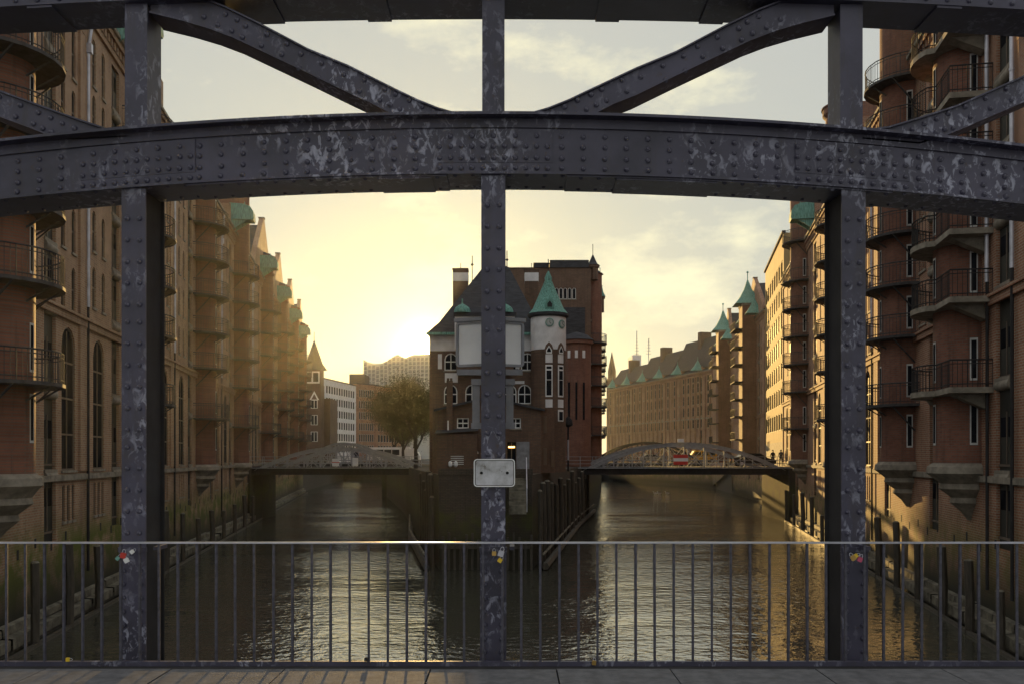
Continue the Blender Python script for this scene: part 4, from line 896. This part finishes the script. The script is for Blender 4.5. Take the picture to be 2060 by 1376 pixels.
# ------------------------------------------------------------------ foreground truss bridge
YT = 7.86
tb = thing('truss_bridge', 'dark riveted steel truss with arched chords filling the foreground', 'bridge', (0, 0, 0))
K = YT/F
def tz(py, Y=YT): return CZ-(py-HY)/F*Y
def tx(px, Y=YT): return (px-CX)/F*Y
rv = MB(); rv.m('steel'); n = 10
prof = [(.023, 0), (.0215, .009), (.0165, .0175), (.008, .0225), (0, .024)]
vs = []
for r_, h_ in prof[:-1]:
    for j in range(n): vs.append((r_*math.cos(2*math.pi*j/n), -h_, r_*math.sin(2*math.pi*j/n)))
vs.append((0, -prof[-1][1], 0))
fs = [(i*n+j, i*n+(j+1) % n, (i+1)*n+(j+1) % n, (i+1)*n+j) for i in range(3) for j in range(n)]+[(3*n+j, 3*n+(j+1) % n, 4*n) for j in range(n)]
rv.add(vs, fs); RV = rv.mesh('rivet', smooth=True)
rcount = [0]
def rivet(parent, px, py, Y):
    if not (-30 < px < 2090 and -25 < py < 1390): return
    o = link('rivet', RV, parent, (tx(px)+random.uniform(-.002, .002), Y, tz(py)+random.uniform(-.002, .002)), 0); o.rotation_euler.y = random.uniform(0, 1); s_ = random.uniform(.9, 1.08); o.scale = (s_, s_, s_); rcount[0] += 1
def strip(mb, f0, f1, y0, y1, px0=-700, px1=2760, n=90, wob=0):
    vs = []
    for i in range(n+1):
        p = px0+(px1-px0)*i/n; a, b = tz(f0(p)), tz(f1(p)); x = tx(p)
        vs += [(x, y0, a), (x, y0, b), (x, y1, b), (x, y1, a)]
    fs = [(i*4+j, i*4+(j+1) % 4, (i+1)*4+(j+1) % 4, (i+1)*4+j) for i in range(n) for j in range(4)]+[(0, 1, 2, 3), (n*4, n*4+1, n*4+2, n*4+3)]
    mb.add(vs, fs)
lt = lambda p: 233+(p-985)**2*5.75e-5
lb = lambda p: 354+(p-985)**2*5.35e-5
m = MB(); m.m('steel'); strip(m, lambda p: lt(p)+6, lambda p: lb(p)-3, YT+.02, YT+.04); lc = m.build('lower_chord', None, tb)
m = MB(); m.m('steel'); strip(m, lt, lambda p: lt(p)+5.5, YT-.10, YT+.42); strip(m, lambda p: lt(p)+5.6, lambda p: lt(p)+24, YT-.0, YT+.0195); m.build('top_flange', None, lc)
m = MB(); m.m('steel'); strip(m, lambda p: lb(p)-2.9, lambda p: lb(p)+1.5, YT-.08, YT+.40)
strip(m, lambda p: lb(p)-26, lambda p: lb(p)-2.95, YT+.004, YT+.0195)
strip(m, lambda p: lb(p)+1.6, lambda p: lb(p)+5, YT-.06, YT+.38, 380, 900, 30); strip(m, lambda p: lb(p)+1.6, lambda p: lb(p)+5, YT-.06, YT+.38, 1140, 1790, 30)
strip(m, lambda p: lb(p)+5.05, lambda p: lb(p)+8, YT-.05, YT+.37, 760, 870, 8); strip(m, lambda p: lb(p)+5.05, lambda p: lb(p)+8, YT-.05, YT+.37, 1240, 1440, 8)
m.build('bottom_flange', None, lc)
m = MB(); m.m('steel'); strip(m, lambda p: lt(p)+6, lambda p: lb(p)-3, YT+.34, YT+.36); m.build('rear_web', None, lc)
posts = (273.5, 992.5, 1713)
# splice plates at the nodes
for pc in posts:
    m = MB(); m.m('steel'); strip(m, lambda p: lt(p)+26, lambda p: lb(p)-27, YT+.008, YT+.0195, pc-112, pc+118, 8); m.build('splice_plate', None, lc)
rows_ = (40, 61, 84, 105)
p = 20.0
col_list = []
for a, b in ((-10, 150), (400, 870), (1130, 1580), (1850, 2070)):
    k = int((b-a)/43.5)
    for i in range(k+1): col_list.append((a+43.5*i, False))
for pc in posts:
    for i in range(11): col_list.append((pc-108+21.7*i, True))
for pcx, dense in col_list:
    for j, r_ in enumerate(rows_):
        if j == 0 and dense and int((pcx+3000)/21.7) % 2: continue
        f = (lb(pcx)-lt(pcx))/121
        rivet(lc, pcx, lt(pcx)+r_*f, YT+(.004 if j == 3 else .008 if dense else .02))
# rivet tails under the bottom flange
m = MB(); m.m('steel')
for i in range(60):
    px = -20+36*i; x = tx(px); zc = tz(lb(px)+(5 if (380 < px < 900 or 1140 < px < 1790) else 1.6))
    for yy in (YT-.03, YT+.3): m.lathe(x, yy, [(0, zc-.017), (.013, zc-.012), (.02, zc)], 8)
m.build('rivet_tails', None, lc)['kind'] = 'stuff'
# upper chord
ub = lambda p: -9+(p-985)**2*2.95e-5
m = MB(); m.m('steel'); strip(m, lambda p: ub(p)-125, ub, YT, YT+.02); uc = m.build('upper_chord', None, tb)
m = MB(); m.m('steel'); strip(m, lambda p: ub(p)-2, lambda p: ub(p)+2, YT-.06, YT+.42); strip(m, lambda p: ub(p)-24, lambda p: ub(p)-2.1, YT-.018, YT-.001); m.build('bottom_flange', None, uc)
m = MB(); m.m('steel'); strip(m, lambda p: ub(p)-125, lambda p: ub(p)-3, YT+.36, YT+.38); m.build('rear_web', None, uc)
for p0 in (60, 500, 726, 1206, 1425, 1880):
    m = MB(); m.m('steel'); strip(m, lambda p: ub(p)+2.1, lambda p: ub(p)+7, YT-.05, YT+.41, p0, p0+50, 3); m.build('cover_plate', None, uc)
for i in range(48): rivet(uc, -10+43.5*i, ub(-10+43.5*i)-13, YT-.018)
# posts
for pc in posts:
    hw = 24; zb_ = 3.6
    m = MB(); m.m('steel'); xc = tx(pc); h = hw*K
    m.box(xc-h, xc+h, YT-.05, YT-.03, zb_, tz(lb(pc)+2)); m.m('iron').box(xc-h+.03, xc-h+.045, YT-.03, YT+.36, zb_, tz(lb(pc)+2)); m.box(xc+h-.045, xc+h-.03, YT-.03, YT+.36, zb_, tz(lb(pc)+2)); m.box(xc-h, xc+h, YT+.36, YT+.38, zb_, tz(lb(pc)+2))  # sides and rear in black iron: shade inside the post put into colour
    po = m.build('post', None, tb)
    m = MB(); m.m('steel'); hu = 22.5*K; m.box(xc-hu, xc+hu, YT-.0, YT+.02, tz(lt(pc)-.2), tz(ub(pc)+2)); m.box(xc-hu+.01, xc-hu+.03, YT+.02, YT+.34, tz(lt(pc)-.2), tz(ub(pc)+2)); m.box(xc+hu-.03, xc+hu-.01, YT+.02, YT+.34, tz(lt(pc)-.2), tz(ub(pc)+2)); m.build('upper_post', None, tb)
    m = MB(); m.m('steel').box(xc-h-.01, xc+h+.01, YT-.075, YT-.051, zb_, tz(1108)); m.box(xc-h-.014, xc+h+.014, YT-.09, YT-.051, tz(1107.9), tz(1098)); m.build('base_plate', None, po)
    y = lb(pc)+62; k = 0
    while y < 1090:
        for dx in (-12, 12):
            rivet(po, pc+dx, y, YT-.05)
        y += 43 if k % 6 != 4 else 34; k += 1
    y = 1145
    while y < 1325:
        for dx in (-17, 17): rivet(po, pc+dx, y, YT-.075)
        y += 27
# diagonals
def lerp_pts(a, n=6):
    return a
def diag(top, bot, rivs, label_=None):
    poly = top+bot[::-1]; q = [(tx(x), tz(y)) for x, y in poly]
    m = MB(); m.m('steel').prism(q, 'y', YT+.03, YT+.05); n_ = len(bot)
    d = m.build('diagonal', None, tb)
    m = MB(); m.m('steel')
    for edge in (top, bot):
        sgn = 1
        for a, b in zip(edge, edge[1:]):
            xa_, za0, xb_, zb0 = tx(a[0]), tz(a[1]), tx(b[0]), tz(b[1]); t_ = .014*(1 if edge is bot else -1)
            m.add([(xa_, YT+.0, za0+t_*0), (xb_, YT+.0, zb0), (xb_, YT+.33, zb0), (xa_, YT+.33, za0), (xa_, YT+.0, za0+t_), (xb_, YT+.0, zb0+t_), (xb_, YT+.33, zb0+t_), (xa_, YT+.33, za0+t_)], [(0, 1, 2, 3), (4, 5, 6, 7), (0, 1, 5, 4), (3, 2, 6, 7)])
    m.build('flange', None, d)
    m = MB(); m.m('steel').prism(q, 'y', YT+.30, YT+.32); m.build('rear_plate', None, d)
    for (x, y) in rivs: rivet(d, x, y, YT+.03)
    return d
def both(pts, f): return [f(p) for p in pts]
tL = [(300, -25), (400, -8), (452, 12), (516, 43), (620, 98), (700, 131), (802, 182), (840, 200), (880, 216), (931, 231)]
bL = [(300, 26), (366, 42), (420, 58), (470, 77), (620, 148), (700, 187), (750, 210), (792, 232), (800, 236), (931, 240)]
rL = [(408, 32), (452, 26), (475, 37), (436, 48), (464, 60), (492, 50), (486, 73), (535, 67), (524, 90), (575, 86), (565, 107), (604, 106), (645, 125), (600, 135), (690, 148), (640, 155), (732, 159), (722, 182), (773, 178), (763, 200), (795, 188), (784, 209), (822, 199), (804, 218), (848, 213), (824, 228), (872, 223)]
diag(tL, bL, rL)
mir = lambda p: (2*992-p[0]-(0 if p[0] > 700 else 4), p[1]+(0 if p[0] > 700 else 5))
diag(both(tL, mir), both(bL, mir), both(rL, mir))
tO = [(-420, 0), (-200, 92), (0, 182), (107, 221), (160, 240), (214, 258), (255, 262)]; bO = [(-420, 55), (-200, 148), (0, 236), (70, 262), (110, 279), (150, 282), (255, 276)]
rO = [(38, 210), (28, 233), (74, 225), (64, 247), (99, 235), (83, 257), (122, 246), (100, 264), (147, 257), (118, 268), (-5, 193), (-12, 216)]
diag(tO, bO, rO)
mo = lambda p: (1986-p[0]+12 if False else 1990-p[0], p[1]-4)
mo2 = lambda p: (1984-p[0], p[1])
tP = [(1735, 262), (1790, 254), (1850, 236), (1925, 212), (2060, 152), (2300, 45), (2500, -40)]; bP = [(1735, 280), (1850, 290), (1893, 277), (1930, 262), (2060, 206), (2300, 100), (2500, 14)]
rP = [(1838, 259), (1863, 247), (1887, 237), (1911, 226), (1904, 258), (1921, 256), (1886, 265), (1945, 213), (1955, 234), (1986, 196), (1996, 216), (2027, 177), (2038, 199)]
diag(tP, bP, rP)

# pavement of the bridge we stand on
DZ = CZ-1.72
m = MB(); m.m('iron').box(-14, 14, 7.46, 7.78, DZ-.5, DZ-.012); m.m('asphalt').box(-14, 14, -6, 7.46, DZ-.5, DZ-.05); pv = struct(m.build('footway'))
x = -9.0; i = 0
cache = {}
while x < 9:
    wd = (.92, 1.18, 1.02)[i % 3]
    for row, (ya, yb) in enumerate(((6.55, 7.455), (5.6, 6.54), (4.6, 5.59))):
        key = (i % 3, row)
        if key not in cache:
            q = MB(); q.m('paving').box(.006, wd-.006, ya, yb, -.05, 0); cache[key] = q.mesh('paving_slab')
        o = link('paving_slab', cache[key], pv, (x+(.35 if row == 1 else 0), 0, DZ+random.uniform(-.003, .003)))
    x += wd; i += 1

# railing
YR = 7.62
rl = thing('railing', 'slim steel railing with square upright bars along the footway edge', 'railing', (0, YR, DZ))
m = MB(); m.m('steel'); 
m.m('zinc').box(-9, 9, -.022, .022, zat(1092.5, YR)-DZ, zat(1089.3, YR)-DZ); m.build('top_rail', None, rl)
m = MB(); m.m('steel').box(-9, 9, -.02, .02, zat(1332, YR)-DZ-.03, zat(1329, YR)-DZ); m.build('bottom_rail', None, rl)
q = MB(); zb1, zt1 = zat(1329, YR)-DZ, zat(1092, YR)-DZ
q.m('rail').box(-.0095, .0095, -.0095, .0095, zb1, zt1); BAL = q.mesh('baluster')
for k in range(-18, 42):
    px = 588.5+38.35*k
    if -120 < px < 2180:
        o = link('baluster', BAL, rl, (tx(px, YR), 0, 0)); o.rotation_euler.z = random.uniform(-.25, .25); o.rotation_euler.y = random.uniform(-.004, .004)
for px in (310, 1030, 1750):
    m = MB(); m.m('steel').box(tx(px, YR)-.02, tx(px, YR)+.02, .03, .24, zt1-.06, zt1-.03); m.build('rail_bracket', None, rl)

# padlocks
def padlock(label, px, py, mat, s=1.0, rot=0):
    root = thing('padlock', label, 'padlock', tuple(at(px, py, YR-.03)), 0, 'love padlocks on the railing'); root.rotation_euler.y = rot; root.scale = (s*.8, s*.8, s*.8)
    m = MB(); m.m(mat); m.prism([(-.022, -.02), (-.018, -.025), (.018, -.025), (.022, -.02), (.022, .015), (.017, .02), (-.017, .02), (-.022, .015)], 'y', -.009, .009); m.build('body', None, root)
    m = MB(); m.m('zinc').tube([(-.013, 0, .018), (-.013, 0, .035), (-.008, 0, .045), (0, 0, .049), (.008, 0, .045), (.013, 0, .035), (.013, 0, .018)], .0035, 5); m.build('shackle', None, root)
for a in (('red padlock below the rail at the left post', 248, 1116, 'red', 1.25, .2), ('white tilted padlock beside the red one at the left post', 254, 1126, 'white', 1.1, -.5), ('pale green padlock hanging left of the red one', 237, 1122, 'copper', .9, .7), ('white padlock higher up on the left post', 266, 1109, 'white', .9, .9),
          ('brass padlock under the rail at the centre post', 994, 1112, 'brass', 1.0, 0), ('silver padlock right of the brass one at the centre post', 1008, 1112, 'zinc', 1.35, .3), ('yellowish padlock lowest at the centre post', 1006, 1126, 'yellowp', 1.0, .6),
          ('orange brass padlock at the right post', 1716, 1121, 'brass', 1.15, -.6), ('pink padlock at the right post', 1730, 1124, 'pink', 1.1, .4), ('yellow padlock at the right post above the brass one', 1722, 1117, 'yellowp', .9, 1.1), ('small brass padlock on the bottom rail right of the centre post', 1195, 1332, 'brass', 1.0, .1), ('small yellow padlock on the bottom rail left of the left post', 137, 1326, 'yellowp', .9, 1.57), ('dark padlock on the bottom rail left of the centre', 737, 1325, 'iron', .9, 0)):
    padlock(*a)

# worn blank sign plate on the front of the centre post
sp = thing('sign_plate', 'worn blank white metal plate with rounded corners bolted to the centre post', 'sign', tuple(at(994.5, 950.5, YT-.12)))
def rrect(w_, h_, r_, n=4):
    o = []
    for cx_, cy_, a0 in ((w_-r_, h_-r_, 0), (-w_+r_, h_-r_, 90), (-w_+r_, -h_+r_, 180), (w_-r_, -h_+r_, 270)):
        o += [(cx_+r_*math.cos(R(a0+90*i/n)), cy_+r_*math.sin(R(a0+90*i/n))) for i in range(n+1)]
    return o
N = NT('worn_plate'); t = N.n('ShaderNodeTexCoord')
c = ramp(N, noise(N, t.outputs['Object'], 7, 7, .65), [(.36, (.16, .14, .12)), (.44, (.42, .42, .45)), (.62, (.62, .62, .68))])
c2 = ramp(N, noise(N, t.outputs['Object'], 26, 5), [(.66, (0, 0, 0)), (.72, (1, 1, 1))]); c = mix(N, c2, c, (.10, .09, .05))
N.l(c, N.b.inputs['Base Color']); N.b.inputs['Roughness'].default_value = .45; M['plate'] = N.m
Kp = (YT-.12)/F
def ring(mb, w_, h_, r_, t_, y0, y1):
    a = rrect(w_, h_, r_); b = rrect(w_-t_, h_-t_, max(r_-t_, .003)); n_ = len(a)
    vs = [(x, y0, z) for x, z in a]+[(x, y0, z) for x, z in b]+[(x, y1, z) for x, z in a]+[(x, y1, z) for x, z in b]
    mb.add(vs, [(i, (i+1) % n_, (i+1) % n_+n_, i+n_) for i in range(n_)]+[(i, (i+1) % n_, (i+1) % n_+2*n_, i+2*n_) for i in range(n_)]+[(i+n_, (i+1) % n_+n_, (i+1) % n_+3*n_, i+3*n_) for i in range(n_)])
m = MB(); m.m('plate').prism(rrect(41.5*Kp, 28*Kp, 7*Kp), 'y', 0, .008); m.build('plate', None, sp)
m = MB(); m.m('wframe'); ring(m, 41.5*Kp, 28*Kp, 7*Kp, 2.2*Kp, -.006, -.0); m.m('black'); ring(m, 39.2*Kp, 25.7*Kp, 5*Kp, 1.3*Kp, -.002, -.0005); m.build('border', None, sp)
for s_ in (-26, 26):
    m = MB(); m.m('rubber').prism([(3*Kp*math.cos(R(a)), 3*Kp*math.sin(R(a))) for a in range(0, 360, 30)], 'y', -.006, 0); m.build('bolt', None, sp, loc=(s_*Kp, 0, 0))
m = MB(); m.m('zinc').box(-.06, .06, .008, .07, -.03, .03); m.build('clamp', None, sp)
# big double board on the far side of the centre post
Yg = YT+.52
bd = thing('navigation_board', 'large blank board of two angled rounded panels on the far side of the centre post', 'sign', tuple(at(985, 690, Yg)))
Kg = Yg/F
for s_, nm in ((-1, 'left'), (1, 'right')):
    pn = MB(); hw_, hh = 34*Kg, 46*Kg; pn.m('pale').prism(rrect(hw_, hh*.93, 6*Kg), 'y', -.012, .0); o = pn.build('panel', None, bd, loc=(s_*34*Kg, .09, 0)); o.rotation_euler.z = s_*R(24)
    q = MB(); q.m('ironl'); ring(q, hw_+.012, hh*.93+.012, 8*Kg, 5*Kg, -.03, .005); q.build('frame', None, o)
    q = MB(); q.m('ironl').box(-hw_-.02, hw_+.02, -.05, .03, hh*.93+.012, hh*.93+.045); q.build('top_cap', None, o)
m = MB(); m.m('ironl').box(-.3, .3, .0, .05, -46*Kg-.08, -46*Kg-.03); m.build('cross_bar', None, bd)
for s_, x0 in ((-1, 950), (1, 1018)):
    m = MB(); Yc = YT+.42; m.m('ironl').box(tx(x0, Yc), tx(x0+15, Yc), Yc, Yc+.03, zat(862, Yc), zat(762, Yc)); o = m.build('mast_strap', None, None); tag(o, f'grey flat bar clamped to the {"left" if s_ < 0 else "right"} side of the centre post under the board', 'bracket')
    for py in (768, 856):
        q = MB(); q.m('ironl').box(tx(x0-2, Yc), tx(x0+18, Yc), Yc-.02, Yc-.001, zat(py+6, Yc), zat(py-6, Yc)); q.m('steel').lathe(tx(x0+7, Yc), 0, [], 8) if False else None; q.build('clamp', None, o)

# swans / ducks seen as pale dots on the right canal
for i, px in enumerate((1319, 1327, 1343)):
    p = at(px, 993, 6.5*F/(993-918)); root = thing('white_bird', ['pale water bird, left one of the pair on the right canal', 'pale water bird, right one of the pair on the right canal', 'pale water bird swimming apart from the pair'][i], 'bird', (p.x, p.y, 0))
    me = bpy.data.meshes.new('body'); me.from_pydata([(.45, 0, .22), (.2, 0, .16), (-.1, 0, .16), (-.38, 0, .15), (-.46, 0, .35), (-.40, 0, .55), (-.52, 0, .6), (-.66, 0, .57)], [(i_, i_+1) for i_ in range(7)], []); me.materials.append(M['white']); b = link('body', me, root)
    b.modifiers.new('skin', 'SKIN'); b.modifiers.new('sub', 'SUBSURF').levels = 1
    for j, r_ in enumerate((.05, .17, .2, .12, .06, .05, .07, .025)): me.skin_vertices[0].data[j].radius = (r_, r_); me.skin_vertices[0].data[j].use_root = j == 2
    root.scale = (.8, .8, .8)

# ------------------------------------------------------------------ haze
hz = MB(); hz.box(-570, 570, -26, 525, -2.6, 56)
hm = bpy.data.materials.new('haze_air'); hm.use_nodes = True; hn = hm.node_tree; hn.nodes.clear()
o_ = hn.nodes.new('ShaderNodeOutputMaterial'); pv_ = hn.nodes.new('ShaderNodeVolumePrincipled'); pv_.inputs['Color'].default_value = (.93, .94, .84, 1); pv_.inputs['Density'].default_value = .00010; pv_.inputs['Anisotropy'].default_value = .82
hn.links.new(pv_.outputs[0], o_.inputs['Volume']); M['haze'] = hm
ho = hz.build('haze', 'haze'); ho['kind'] = 'stuff'
print('rivets', rcount[0], 'objects', len(bpy.data.objects))
